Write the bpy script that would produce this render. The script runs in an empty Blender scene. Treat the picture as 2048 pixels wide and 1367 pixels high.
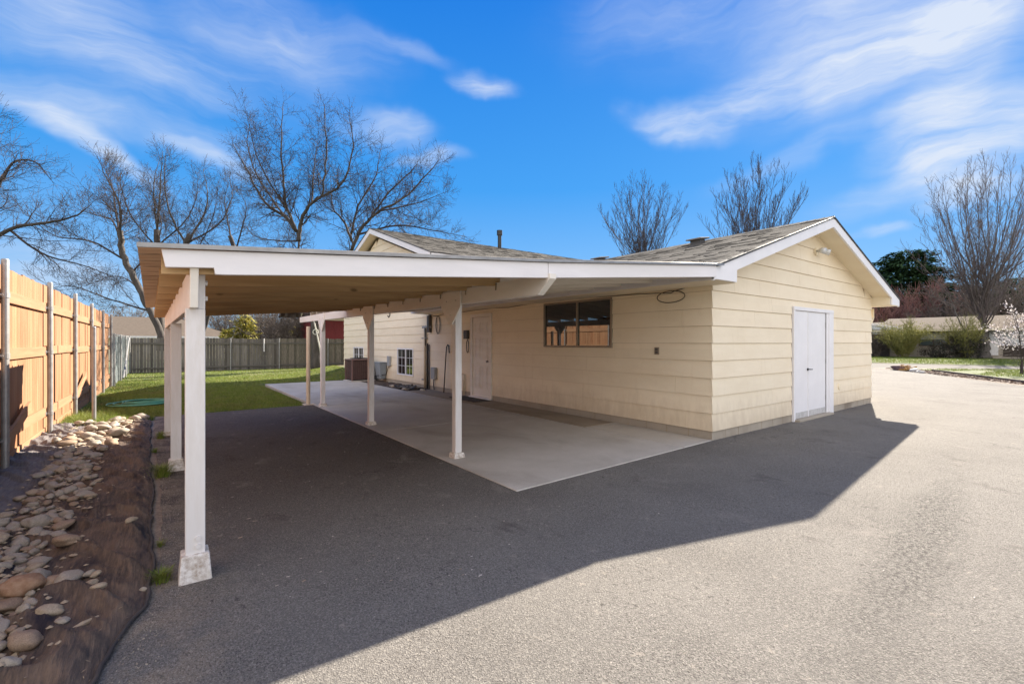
import bpy, bmesh, math, random
import numpy as np
from mathutils import Vector, Matrix, noise as mnoise
R = math.radians
SC = bpy.context.scene
COL = SC.collection
random.seed(7)
rng = np.random.default_rng(7)

# ------------------------------------------------------------------ materials
def newmat(name):
    m = bpy.data.materials.new(name); m.use_nodes = True
    nt = m.node_tree; b = nt.nodes['Principled BSDF']
    return m, nt, b
def N(nt, t, **kw):
    n = nt.nodes.new(t)
    for k, v in kw.items():
        if k.startswith('_'): setattr(n, k[1:], v)
        else:
            n.inputs[k.replace('__', ' ')].default_value = v
    return n
def ramp(nt, src, p0, p1, c0=(0,0,0,1), c1=(1,1,1,1)):
    r = nt.nodes.new('ShaderNodeValToRGB'); r.color_ramp.elements[0].position = p0; r.color_ramp.elements[1].position = p1
    r.color_ramp.elements[0].color = c0; r.color_ramp.elements[1].color = c1
    nt.links.new(src, r.inputs[0]); return r
def mixc(nt, fac, a, b, mode='MIX'):
    m = nt.nodes.new('ShaderNodeMix'); m.data_type = 'RGBA'; m.blend_type = mode
    for sock, val in ((m.inputs[0], fac), (m.inputs[6], a), (m.inputs[7], b)):
        if hasattr(val, 'is_output'): nt.links.new(val, sock)
        elif isinstance(val, (int, float)): sock.default_value = val
        else: sock.default_value = (*val, 1) if len(val) == 3 else val
    return m.outputs[2]
def coords(nt, kind='Object', scale=(1,1,1), rot=(0,0,0)):
    tc = nt.nodes.new('ShaderNodeTexCoord'); mp = nt.nodes.new('ShaderNodeMapping')
    mp.inputs['Scale'].default_value = scale; mp.inputs['Rotation'].default_value = rot
    nt.links.new(tc.outputs[kind], mp.inputs[0]); return mp.outputs[0]
def noi(nt, vec, scale, detail=4, rough=.6, dist=0):
    n = nt.nodes.new('ShaderNodeTexNoise'); n.inputs['Scale'].default_value = scale
    n.inputs['Detail'].default_value = detail; n.inputs['Roughness'].default_value = rough; n.inputs['Distortion'].default_value = dist
    nt.links.new(vec, n.inputs[0]); return n.outputs[0]
def bump(nt, b, src, strength, dist=.01, prev=None):
    n = nt.nodes.new('ShaderNodeBump'); n.inputs['Strength'].default_value = strength; n.inputs['Distance'].default_value = dist
    nt.links.new(src, n.inputs['Height'])
    if prev: nt.links.new(prev.outputs[0], n.inputs['Normal'])
    nt.links.new(n.outputs[0], b.inputs['Normal']); return n
def pm(name, c1, c2, scale=4, rough=.7, stretch=(1,1,1), bs=None, bstr=.3, bdist=.004, island=0, detail=5, spec=.5, metal=0, c3=None, fine=None):
    """two (or three) tone noise material with optional per-board variation and bump"""
    m, nt, b = newmat(name)
    v = coords(nt, 'Object', stretch)
    f = ramp(nt, noi(nt, v, scale, detail), .35, .65).outputs[0]
    col = mixc(nt, f, c1, c2)
    if c3:
        f3 = ramp(nt, noi(nt, v, scale*.23, 3), .52, .7).outputs[0]
        col = mixc(nt, f3, col, c3)
    if fine:
        ff = ramp(nt, noi(nt, v, fine[0], 3, .7), .4, .7).outputs[0]
        col = mixc(nt, ff, col, fine[1])
    if island:
        g = nt.nodes.new('ShaderNodeNewGeometry')
        hs = nt.nodes.new('ShaderNodeHueSaturation')
        mr = nt.nodes.new('ShaderNodeMapRange'); mr.inputs['To Min'].default_value = 1-island; mr.inputs['To Max'].default_value = 1+island
        nt.links.new(g.outputs['Random Per Island'], mr.inputs[0]); nt.links.new(mr.outputs[0], hs.inputs['Value'])
        mr2 = nt.nodes.new('ShaderNodeMapRange'); mr2.inputs['To Min'].default_value = .5+island*.04; mr2.inputs['To Max'].default_value = .5-island*.04
        nt.links.new(g.outputs['Random Per Island'], mr2.inputs[0]); nt.links.new(mr2.outputs[0], hs.inputs['Hue'])
        nt.links.new(col, hs.inputs['Color']); col = hs.outputs[0]
    nt.links.new(col, b.inputs['Base Color'])
    b.inputs['Roughness'].default_value = rough; b.inputs['Metallic'].default_value = metal
    b.inputs['Specular IOR Level'].default_value = spec
    if bs: bump(nt, b, noi(nt, v, bs, 4, .7), bstr, bdist)
    return m

def asphalt_mat():
    m, nt, b = newmat('asphalt')
    v = coords(nt)
    base = mixc(nt, ramp(nt, noi(nt, v, .9, 5, .6), .3, .7).outputs[0], (.158,.149,.137), (.222,.210,.192))
    # asphalt blended to a darker brown under the carport
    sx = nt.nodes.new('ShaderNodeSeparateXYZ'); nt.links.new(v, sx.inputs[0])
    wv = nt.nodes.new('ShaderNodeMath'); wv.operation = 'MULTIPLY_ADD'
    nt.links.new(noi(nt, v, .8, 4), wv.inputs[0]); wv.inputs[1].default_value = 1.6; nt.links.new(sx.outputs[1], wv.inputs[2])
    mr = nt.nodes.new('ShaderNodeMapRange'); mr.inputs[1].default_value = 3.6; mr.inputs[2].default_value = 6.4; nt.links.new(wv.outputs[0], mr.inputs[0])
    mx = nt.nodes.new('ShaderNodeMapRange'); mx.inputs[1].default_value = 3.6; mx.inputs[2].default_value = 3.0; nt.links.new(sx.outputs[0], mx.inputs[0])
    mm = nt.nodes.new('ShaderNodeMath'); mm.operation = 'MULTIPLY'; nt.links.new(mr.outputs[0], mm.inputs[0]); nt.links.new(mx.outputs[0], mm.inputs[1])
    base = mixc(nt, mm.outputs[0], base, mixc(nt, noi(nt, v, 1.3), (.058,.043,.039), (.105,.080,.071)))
    # pale sandy dust along the west edge
    mw = nt.nodes.new('ShaderNodeMapRange'); mw.inputs[1].default_value = .45; mw.inputs[2].default_value = -.1; nt.links.new(sx.outputs[0], mw.inputs[0])
    md = nt.nodes.new('ShaderNodeMath'); md.operation = 'MULTIPLY'; nt.links.new(mw.outputs[0], md.inputs[0])
    nt.links.new(ramp(nt, noi(nt, v, 3, 5, .7), .42, .6).outputs[0], md.inputs[1])
    base = mixc(nt, md.outputs[0], base, (.33,.27,.20))
    # oil stains
    st = ramp(nt, noi(nt, v, .55, 3, .5, .6), .60, .74).outputs[0]
    k = nt.nodes.new('ShaderNodeMath'); k.operation = 'MULTIPLY'; k.inputs[1].default_value = .5; nt.links.new(st, k.inputs[0])
    base = mixc(nt, k.outputs[0], base, (.06,.054,.05))
    # worn rough patch by the right hand side where the stones show
    pt = nt.nodes.new('ShaderNodeTexGradient')
    # aggregate: light stones and dark pits
    vo = nt.nodes.new('ShaderNodeTexVoronoi'); vo.inputs['Scale'].default_value = 150; nt.links.new(v, vo.inputs[0])
    stones = ramp(nt, vo.outputs['Color'], .5, .95).outputs[0]
    base = mixc(nt, .40, base, mixc(nt, stones, (.12,.11,.10), (.42,.39,.34)))
    wear = ramp(nt, noi(nt, v, 1.15, 4, .6), .40, .68).outputs[0]
    pits = ramp(nt, noi(nt, coords(nt, 'Object', (1.25,.8,1), (0,0,.6)), 75, 3, .8), .52, .60).outputs[0]
    pk = nt.nodes.new('ShaderNodeMath'); pk.operation = 'MULTIPLY'; nt.links.new(pits, pk.inputs[0])
    pw = nt.nodes.new('ShaderNodeMapRange'); pw.inputs['To Min'].default_value = .35; pw.inputs['To Max'].default_value = .9
    nt.links.new(wear, pw.inputs[0]); nt.links.new(pw.outputs[0], pk.inputs[1])
    base = mixc(nt, pk.outputs[0], base, (.045,.040,.036))
    dv = ramp(nt, noi(nt, coords(nt, 'Object', (1.3,.8,1), (0,0,.9)), 24, 4, .75), .57, .64).outputs[0]
    dm = nt.nodes.new('ShaderNodeMath'); dm.operation = 'MULTIPLY'; nt.links.new(dv, dm.inputs[0]); nt.links.new(ramp(nt, noi(nt, v, .9, 5, .65), .42, .60, (.12,.12,.12,1), (.75,.75,.75,1)).outputs[0], dm.inputs[1])
    base = mixc(nt, dm.outputs[0], base, (.055,.05,.046))
    # a worn strip where the binder has ravelled out
    q = nt.nodes.new('ShaderNodeVectorMath'); q.operation = 'SUBTRACT'; nt.links.new(v, q.inputs[0]); q.inputs[1].default_value = (4.7,.95,0)
    qm = nt.nodes.new('ShaderNodeMapping'); qm.vector_type = 'TEXTURE'; qm.inputs['Rotation'].default_value = (0,0,.10); qm.inputs['Scale'].default_value = (2.3,.22,1); nt.links.new(q.outputs[0], qm.inputs[0])
    ql = nt.nodes.new('ShaderNodeVectorMath'); ql.operation = 'LENGTH'; nt.links.new(qm.outputs[0], ql.inputs[0])
    qa = nt.nodes.new('ShaderNodeMath'); qa.operation = 'MULTIPLY_ADD'; nt.links.new(noi(nt, v, 3.5, 5, .7), qa.inputs[0]); qa.inputs[1].default_value = -1.6; nt.links.new(ql.outputs['Value'], qa.inputs[2])
    qr = nt.nodes.new('ShaderNodeMapRange'); qr.inputs[1].default_value = .45; qr.inputs[2].default_value = -.35; nt.links.new(qa.outputs[0], qr.inputs[0])
    qp = nt.nodes.new('ShaderNodeMath'); qp.operation = 'MULTIPLY'; nt.links.new(qr.outputs[0], qp.inputs[0]); nt.links.new(ramp(nt, noi(nt, v, 34, 5, .85), .46, .58, (0,0,0,1), (.75,.75,.75,1)).outputs[0], qp.inputs[1])
    base = mixc(nt, qp.outputs[0], base, (.035,.032,.030))
    big = ramp(nt, noi(nt, coords(nt, 'Object', (1,1,1)), 7.5, 3, .7), .64, .70).outputs[0]
    bk = nt.nodes.new('ShaderNodeMath'); bk.operation = 'MULTIPLY'; bk.inputs[1].default_value = .35; nt.links.new(big, bk.inputs[0])
    base = mixc(nt, bk.outputs[0], base, (.36,.32,.27))
    # hairline cracks
    cv = nt.nodes.new('ShaderNodeTexVoronoi'); cv.feature = 'DISTANCE_TO_EDGE'; cv.inputs['Scale'].default_value = .42
    wa = nt.nodes.new('ShaderNodeVectorMath'); wa.operation = 'MULTIPLY_ADD'; nn = nt.nodes.new('ShaderNodeTexNoise'); nn.inputs['Scale'].default_value = 2.2; nn.inputs['Detail'].default_value = 6; nn.inputs['Roughness'].default_value = .7
    nt.links.new(v, nn.inputs[0]); nt.links.new(nn.outputs['Color'], wa.inputs[0]); wa.inputs[1].default_value = (.9,.9,0); nt.links.new(v, wa.inputs[2]); nt.links.new(wa.outputs[0], cv.inputs[0])
    cr = ramp(nt, cv.outputs[0], .0015, .0045, (1,1,1,1), (0,0,0,1)).outputs[0]
    ck = nt.nodes.new('ShaderNodeMath'); ck.operation = 'MULTIPLY'; nt.links.new(cr, ck.inputs[0]); nt.links.new(ramp(nt, noi(nt, v, .7, 3), .50, .60).outputs[0], ck.inputs[1])
    ck2 = nt.nodes.new('ShaderNodeMath'); ck2.operation = 'MULTIPLY'; ck2.inputs[1].default_value = .6; nt.links.new(ck.outputs[0], ck2.inputs[0])
    base = mixc(nt, ck2.outputs[0], base, (.03,.028,.026))
    # scuffed pale patches and dark drips
    for sc_, lo, hi, am, cc in ((2.3,.60,.72,.35,(.30,.27,.24)),(1.7,.60,.70,.45,(.045,.036,.034)),(9,.68,.74,.4,(.05,.04,.038))):
        pn = ramp(nt, noi(nt, coords(nt, 'Object', (1,.8,1), (0,0,sc_)), sc_, 6, .68, .4), lo, hi).outputs[0]
        pq = nt.nodes.new('ShaderNodeMath'); pq.operation = 'MULTIPLY'; pq.inputs[1].default_value = am; nt.links.new(pn, pq.inputs[0]); base = mixc(nt, pq.outputs[0], base, cc)
    nt.links.new(base, b.inputs['Base Color']); b.inputs['Roughness'].default_value = .95; b.inputs['Specular IOR Level'].default_value = .15
    n1 = bump(nt, b, vo.outputs['Distance'], .9, .005)
    bump(nt, b, noi(nt, v, 60, 5, .85), .9, .007, n1)
    nt.nodes.remove(pt)
    return m

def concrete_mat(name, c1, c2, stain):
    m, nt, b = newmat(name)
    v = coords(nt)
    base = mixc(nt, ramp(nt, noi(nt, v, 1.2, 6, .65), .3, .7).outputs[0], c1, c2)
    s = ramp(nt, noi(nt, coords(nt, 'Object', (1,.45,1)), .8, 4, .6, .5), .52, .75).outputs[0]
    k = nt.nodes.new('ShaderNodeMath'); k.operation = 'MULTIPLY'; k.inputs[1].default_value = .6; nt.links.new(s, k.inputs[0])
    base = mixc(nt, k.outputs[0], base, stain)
    f = ramp(nt, noi(nt, v, 60, 4, .8), .55, .7).outputs[0]
    k2 = nt.nodes.new('ShaderNodeMath'); k2.operation = 'MULTIPLY'; k2.inputs[1].default_value = .35; nt.links.new(f, k2.inputs[0])
    base = mixc(nt, k2.outputs[0], base, stain)
    nt.links.new(base, b.inputs['Base Color']); b.inputs['Roughness'].default_value = .85; b.inputs['Specular IOR Level'].default_value = .3
    bump(nt, b, noi(nt, v, 70, 5, .8), .5, .003)
    return m

def wood_mat(name, c1, c2, axis, island=.15, rough=.75, knots=True, c3=None):
    """grain streaks running along axis (0,1,2) of the object"""
    st = [14,14,14]; st[axis] = .8
    m, nt, b = newmat(name)
    v = coords(nt, 'Object', tuple(st))
    g = nt.nodes.new('ShaderNodeNewGeometry')
    off = nt.nodes.new('ShaderNodeVectorMath'); off.operation = 'ADD'; nt.links.new(v, off.inputs[0])
    sc = nt.nodes.new('ShaderNodeMath'); sc.operation = 'MULTIPLY'; sc.inputs[1].default_value = 37; nt.links.new(g.outputs['Random Per Island'], sc.inputs[0])
    nt.links.new(sc.outputs[0], off.inputs[1])
    gr = noi(nt, off.outputs[0], 1.0, 6, .65, .3)
    col = mixc(nt, ramp(nt, gr, .3, .72).outputs[0], c1, c2)
    st2 = [2.2,2.2,2.2]; st2[axis] = .7
    v2 = coords(nt, 'Object', tuple(st2))
    off2 = nt.nodes.new('ShaderNodeVectorMath'); off2.operation = 'ADD'; nt.links.new(v2, off2.inputs[0]); nt.links.new(sc.outputs[0], off2.inputs[1])
    if c3: col = mixc(nt, ramp(nt, noi(nt, off2.outputs[0], 1.4, 3), .45, .7).outputs[0], col, c3)
    if knots:
        st3 = [5,5,5]; st3[axis] = 2.6
        vo = nt.nodes.new('ShaderNodeTexVoronoi'); vo.inputs['Scale'].default_value = 1.0
        nt.links.new(coords(nt, 'Object', tuple(st3)), vo.inputs[0])
        kn = ramp(nt, vo.outputs['Distance'], .05, .13, (.8,.8,.8,1), (0,0,0,1)).outputs[0]
        col = mixc(nt, kn, col, tuple(x*.35 for x in c1))
    hs = nt.nodes.new('ShaderNodeHueSaturation')
    mr = nt.nodes.new('ShaderNodeMapRange'); mr.inputs['To Min'].default_value = 1-island; mr.inputs['To Max'].default_value = 1+island
    nt.links.new(g.outputs['Random Per Island'], mr.inputs[0]); nt.links.new(mr.outputs[0], hs.inputs['Value']); nt.links.new(col, hs.inputs['Color'])
    nt.links.new(hs.outputs[0], b.inputs['Base Color']); b.inputs['Roughness'].default_value = rough; b.inputs['Specular IOR Level'].default_value = .3
    bump(nt, b, gr, .35, .003)
    return m

def shingle_mat():
    m, nt, b = newmat('asphalt_shingle')
    v = coords(nt)
    g = nt.nodes.new('ShaderNodeNewGeometry')
    c = ramp(nt, g.outputs['Random Per Island'], 0, 1, (.060,.057,.052,1), (.165,.155,.138,1))
    c.color_ramp.elements.new(.5).color = (.11,.103,.092,1)
    sp = noi(nt, v, 90, 3, .8)
    col = mixc(nt, ramp(nt, sp, .35, .65).outputs[0], c.outputs[0], (.17,.16,.145))
    col = mixc(nt, .55, c.outputs[0], col)
    nt.links.new(col, b.inputs['Base Color']); b.inputs['Roughness'].default_value = 1; b.inputs['Specular IOR Level'].default_value = .03
    bump(nt, b, sp, .6, .004)
    return m

def fabric_mat():
    m, nt, b = newmat('landscape_fabric')
    v = coords(nt, 'Object', (1,1,1), (0,0,.5))
    wv = noi(nt, coords(nt, 'Object', (22,2.5,6), (0,0,-.55)), 2.2, 5, .7)
    base = mixc(nt, ramp(nt, noi(nt, v, 1.8, 6, .7), .38, .62).outputs[0], (.055,.046,.042), (.145,.102,.074))
    base = mixc(nt, ramp(nt, wv, .45, .75).outputs[0], base, (.20,.14,.10))
    dk = ramp(nt, noi(nt, coords(nt, 'Object', (3,.8,3), (0,0,-.5)), 1.6, 4, .6), .55, .68).outputs[0]
    base = mixc(nt, dk, base, (.026,.023,.030))
    sx = nt.nodes.new('ShaderNodeSeparateXYZ'); nt.links.new(coords(nt), sx.inputs[0])
    ad = nt.nodes.new('ShaderNodeMath'); ad.operation = 'MULTIPLY_ADD'; nt.links.new(noi(nt, v, 3, 5), ad.inputs[0]); ad.inputs[1].default_value = .5; nt.links.new(sx.outputs[0], ad.inputs[2])
    mr = nt.nodes.new('ShaderNodeMapRange'); mr.inputs[1].default_value = -.68; mr.inputs[2].default_value = -.88; nt.links.new(ad.outputs[0], mr.inputs[0])
    base = mixc(nt, mr.outputs[0], base, mixc(nt, ramp(nt, wv, .35, .7).outputs[0], (.115,.105,.110), (.21,.19,.18)))
    nt.links.new(base, b.inputs['Base Color']); b.inputs['Roughness'].default_value = .85; b.inputs['Specular IOR Level'].default_value = .25
    n1 = bump(nt, b, wv, .9, .02)
    bump(nt, b, noi(nt, v, 45, 4, .8), .6, .006, n1)
    return m

def leaf_mat(name, stops, rough=.7, trans=.0):
    m, nt, b = newmat(name)
    g = nt.nodes.new('ShaderNodeNewGeometry')
    r = ramp(nt, g.outputs['Random Per Island'], 0, 1, (*stops[0],1), (*stops[-1],1))
    for i, s in enumerate(stops[1:-1]):
        r.color_ramp.elements.new((i+1)/(len(stops)-1)).color = (*s,1)
    nt.links.new(r.outputs[0], b.inputs['Base Color']); b.inputs['Roughness'].default_value = rough; b.inputs['Specular IOR Level'].default_value = .3
    if trans:
        tr = nt.nodes.new('ShaderNodeBsdfTranslucent'); nt.links.new(r.outputs[0], tr.inputs[0])
        mx = nt.nodes.new('ShaderNodeMixShader'); mx.inputs[0].default_value = trans
        nt.links.new(b.outputs[0], mx.inputs[1]); nt.links.new(tr.outputs[0], mx.inputs[2])
        nt.links.new(mx.outputs[0], nt.nodes['Material Output'].inputs[0])
    return m

def plain(name, c, rough=.5, metal=0, spec=.5):
    return pm(name, c, tuple(x*.86 for x in c), 9, rough, metal=metal, spec=spec)

M = {}
M['asphalt'] = asphalt_mat()
M['concrete'] = concrete_mat('patio_concrete', (.40,.37,.33), (.50,.47,.43), (.20,.165,.135))
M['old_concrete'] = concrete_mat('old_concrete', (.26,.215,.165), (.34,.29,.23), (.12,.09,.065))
M['block'] = concrete_mat('foundation_block', (.33,.29,.235), (.42,.37,.30), (.16,.12,.085))
M['footing'] = pm('painted_footing', (.74,.71,.68), (.62,.58,.52), 14, .85, bs=60, bstr=.8, fine=(30,(.36,.29,.23)))
M['white'] = pm('white_paint', (.78,.76,.76), (.71,.69,.685), 2.2, .6, (5,5,.9), bs=9, bstr=.45, bdist=.003, fine=(5,(.66,.63,.60)), c3=(.68,.655,.63))
M['white_h'] = pm('white_fascia_paint', (.78,.76,.77), (.72,.70,.71), 2, .6, (.7,5,4), bs=14, bstr=.3, bdist=.003, c3=(.70,.68,.67))
M['beam_paint'] = pm('cream_white_beam_paint', (.80,.76,.70), (.72,.67,.60), 2.2, .6, (3,.6,3), bs=30, bstr=.2)
M['trim'] = pm('white_trim_paint', (.80,.79,.80), (.75,.74,.75), 2, .5)
M['siding'] = pm('cream_siding', (.83,.73,.555), (.785,.68,.505), 1.3, .62, (1,1,3), bs=34, bstr=.35, bdist=.004, island=.025)
_m = M['siding']; _nt = _m.node_tree; _b = _nt.nodes['Principled BSDF']; _c = _b.inputs['Base Color'].links[0].from_socket
_s = _nt.nodes.new('ShaderNodeSeparateXYZ'); _nt.links.new(coords(_nt), _s.inputs[0])
_a = _nt.nodes.new('ShaderNodeMath'); _a.operation = 'MULTIPLY_ADD'; _nt.links.new(noi(_nt, coords(_nt, 'Object', (3,3,1)), 2.5, 6, .7), _a.inputs[0]); _a.inputs[1].default_value = -.9; _nt.links.new(_s.outputs[2], _a.inputs[2])
_r = _nt.nodes.new('ShaderNodeMapRange'); _r.inputs[1].default_value = .12; _r.inputs[2].default_value = -.36; _r.inputs[4].default_value = .45; _nt.links.new(_a.outputs[0], _r.inputs[0])
_d = mixc(_nt, _r.outputs[0], _c, (.42,.32,.21))
_g = ramp(_nt, noi(_nt, coords(_nt, 'Object', (5,5,.9)), 1.6, 5, .7), .56, .74).outputs[0]
_k = _nt.nodes.new('ShaderNodeMath'); _k.operation = 'MULTIPLY'; _k.inputs[1].default_value = .22; _nt.links.new(_g, _k.inputs[0])
_d = mixc(_nt, _k.outputs[0], _d, (.58,.47,.32)); _nt.links.new(_d, _b.inputs['Base Color'])
M['soffit'] = pm('cream_soffit', (.80,.71,.53), (.75,.65,.47), 2, .7)
M['shingle'] = shingle_mat()
M['drip'] = plain('dark_drip_edge', (.045,.042,.04), .6)
M['rafter'] = wood_mat('stained_rafter_wood', (.42,.26,.125), (.62,.42,.22), 0, .30)
M['white_rafter'] = pm('painted_rafter', (.74,.68,.60), (.66,.59,.50), 3, .7, (.5,4,4), bs=30, bstr=.2)
M['fence'] = wood_mat('cedar_fence', (.265,.135,.068), (.34,.19,.105), 2, .13, c3=(.26,.115,.055), knots=False)
M['fence_h'] = wood_mat('cedar_rail', (.27,.14,.074), (.35,.20,.112), 1, .12, knots=False)
M['old_fence'] = wood_mat('weathered_fence', (.095,.086,.078), (.18,.165,.15), 2, .38, c3=(.12,.105,.088), rough=.9)
M['old_fence_h'] = wood_mat('weathered_rail', (.09,.08,.07), (.15,.14,.12), 0, .12, rough=.9)
M['galv'] = pm('galvanised_steel', (.36,.355,.35), (.27,.265,.26), 9, .5, metal=.6, bs=30, bstr=.1)
M['roofmetal'] = pm('roof_sheet', (.40,.35,.29), (.30,.25,.20), 3, .55, metal=.25, spec=.4)
M['slat'] = pm('fence_slats', (.34,.38,.38), (.22,.26,.27), 5, .5, island=.25)
M['fabric'] = fabric_mat()
M['fabric_edge'] = pm('fabric_hem', (.035,.03,.03), (.07,.055,.045), 8, .9, bs=30)
M['rock'] = leaf_mat('river_rock', [(.36,.28,.20),(.42,.36,.29),(.30,.25,.20),(.47,.41,.33)], .75)
M['glass'] = None
m, nt, b = newmat('window_glass'); b.inputs['Base Color'].default_value = (.012,.013,.014,1); b.inputs['Roughness'].default_value = .015; b.inputs['IOR'].default_value = 1.52
b.inputs['Coat Weight'].default_value = 1; b.inputs['Coat IOR'].default_value = 1.8; b.inputs['Coat Roughness'].default_value = .01
bump(nt, b, noi(nt, coords(nt), 1.2, 2), .05, .01); M['glass'] = m
M['bronze'] = plain('bronze_window_frame', (.30,.25,.19), .5, .3)
M['darkbox'] = plain('dark_grey_enclosure', (.09,.085,.08), .6)
M['greybox'] = plain('grey_enclosure', (.33,.34,.34), .55)
M['cable'] = plain('black_cable', (.03,.022,.018), .6)
M['pipeblack'] = plain('black_pipe', (.035,.03,.028), .6)
M['pipecream'] = plain('cream_painted_pipe', (.62,.53,.38), .6)
M['acbrown'] = plain('brown_condenser_steel', (.15,.085,.075), .5)
M['acdark'] = plain('condenser_core', (.02,.018,.018), .8)
M['tub'] = plain('pale_blue_plastic', (.26,.30,.33), .5)
M['mat'] = pm('rubber_mat', (.035,.03,.028), (.06,.052,.046), 30, .9, bs=90, bstr=.8)
M['black'] = plain('black_metal', (.012,.012,.012), .4)
M['hose'] = plain('green_hose', (.08,.27,.17), .4)
M['soil'] = pm('soil', (.045,.03,.022), (.10,.07,.05), 7, .95, bs=25, bstr=1, bdist=.02, c3=(.03,.024,.02))
M['lawn'] = pm('lawn_soil', (.06,.085,.02), (.09,.11,.03), 3.5, .95, bs=30, bstr=1, bdist=.02, c3=(.15,.12,.055))
M['grass'] = leaf_mat('grass_blade', [(.09,.15,.02),(.16,.23,.03),(.23,.28,.05),(.33,.30,.11)], .6, .3)
_m = M['grass']; _nt = _m.node_tree; _b = _nt.nodes['Principled BSDF']; _l = _b.inputs['Base Color'].links[0]; _c = _l.from_socket
_gc = _nt.nodes.new('ShaderNodeNewGeometry')
_f = ramp(_nt, noi(_nt, _gc.outputs['Position'], .9, 5, .65), .48, .66).outputs[0]
_k = _nt.nodes.new('ShaderNodeMath'); _k.operation = 'MULTIPLY'; _k.inputs[1].default_value = .7; _nt.links.new(_f, _k.inputs[0])
_d = mixc(_nt, _k.outputs[0], _c, (.21,.17,.075))
_f2 = ramp(_nt, noi(_nt, _gc.outputs['Position'], 2.6, 4, .65), .45, .62).outputs[0]
_k2 = _nt.nodes.new('ShaderNodeMath'); _k2.operation = 'MULTIPLY'; _k2.inputs[1].default_value = .45; _nt.links.new(_f2, _k2.inputs[0])
_nt.links.new(mixc(_nt, _k2.outputs[0], _d, (.055,.10,.02)), _b.inputs['Base Color'])
M['grassbright'] = leaf_mat('front_grass_blade', [(.09,.13,.02),(.13,.17,.03),(.18,.20,.05)], .6, .3)
M['groundmat'] = pm('far_ground', (.06,.085,.03), (.11,.12,.06), .3, .95)
M['street'] = pm('street_asphalt', (.135,.127,.115), (.165,.157,.143), .5, .9, spec=.05, fine=(20,(.09,.085,.078)))
M['mulch'] = pm('bark_mulch', (.10,.065,.045), (.22,.165,.125), 14, .95, bs=20, bstr=1, bdist=.03, fine=(40,(.33,.28,.23)))
M['bark'] = pm('bare_tree_bark', (.04,.034,.030), (.075,.063,.055), 6, .9, (1,1,.35), bs=14, bstr=1, bdist=.02)
M['twig'] = leaf_mat('bare_twig', [(.035,.028,.028),(.062,.048,.046),(.048,.038,.036)], .85)
M['bark_pale'] = pm('pale_maple_bark', (.09,.08,.073), (.14,.125,.115), 5, .9, (1,1,.35), bs=10, bstr=1, bdist=.03)
M['twig_pale'] = leaf_mat('pale_maple_twig', [(.085,.07,.07),(.14,.115,.112),(.11,.09,.09)], .85)
M['brush'] = leaf_mat('brush_twig', [(.11,.088,.075),(.17,.14,.12),(.08,.064,.055)], .9)
M['redtwig'] = leaf_mat('red_twig', [(.16,.07,.06),(.24,.13,.11),(.12,.06,.055)], .9)
M['conifer'] = leaf_mat('conifer_needles', [(.020,.042,.018),(.032,.060,.026),(.045,.075,.034)], 1.0)
M['conifer'].node_tree.nodes['Principled BSDF'].inputs['Specular IOR Level'].default_value = 0
M['goldconifer'] = leaf_mat('gold_conifer', [(.22,.20,.03),(.42,.34,.05),(.13,.15,.03),(.50,.42,.09)], .8, .2)
M['forsythia'] = leaf_mat('forsythia', [(.20,.20,.06),(.30,.28,.08),(.13,.14,.05)], .8, .2)
M['darkshrub'] = leaf_mat('dark_shrub', [(.025,.028,.018),(.05,.05,.03),(.04,.022,.025)], .85)
M['blossom'] = leaf_mat('cherry_blossom', [(.72,.66,.65),(.80,.76,.74),(.66,.55,.56)], .7, .2)
M['brick'] = None
m, nt, b = newmat('tan_brick'); bt = nt.nodes.new('ShaderNodeTexBrick'); bt.inputs['Scale'].default_value = 1
for k, v in (('Color1',(.36,.25,.17,1)),('Color2',(.28,.19,.13,1)),('Mortar',(.38,.33,.27,1)),('Mortar Size',.01),('Brick Width',.22),('Row Height',.075)): bt.inputs[k].default_value = v
nt.links.new(coords(nt, 'Object', (1,1,1), (R(90),0,R(90))), bt.inputs[0]); nt.links.new(bt.outputs[0], b.inputs['Base Color']); b.inputs['Roughness'].default_value = .9; M['brick'] = m
M['farroof'] = pm('tan_roof', (.125,.103,.082), (.17,.143,.115), 5, .9, (1,3,3), spec=.02, fine=(26,(.09,.072,.06)))
M['red'] = pm('red_barn_paint', (.20,.022,.022), (.14,.016,.016), 6, .7, (6,6,.4))
M['paleroof'] = plain('pale_metal_roof', (.55,.58,.62), .5, .2)
M['brownpaint'] = plain('brown_eave', (.10,.06,.05), .7)
M['hill'] = pm('hill_brush', (.14,.13,.08), (.22,.20,.14), .08, .95)
M['stick'] = plain('dry_wood', (.36,.27,.18), .8)
M['trunk_rim'] = plain('pale_rim', (.6,.58,.52), .8)

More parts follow.
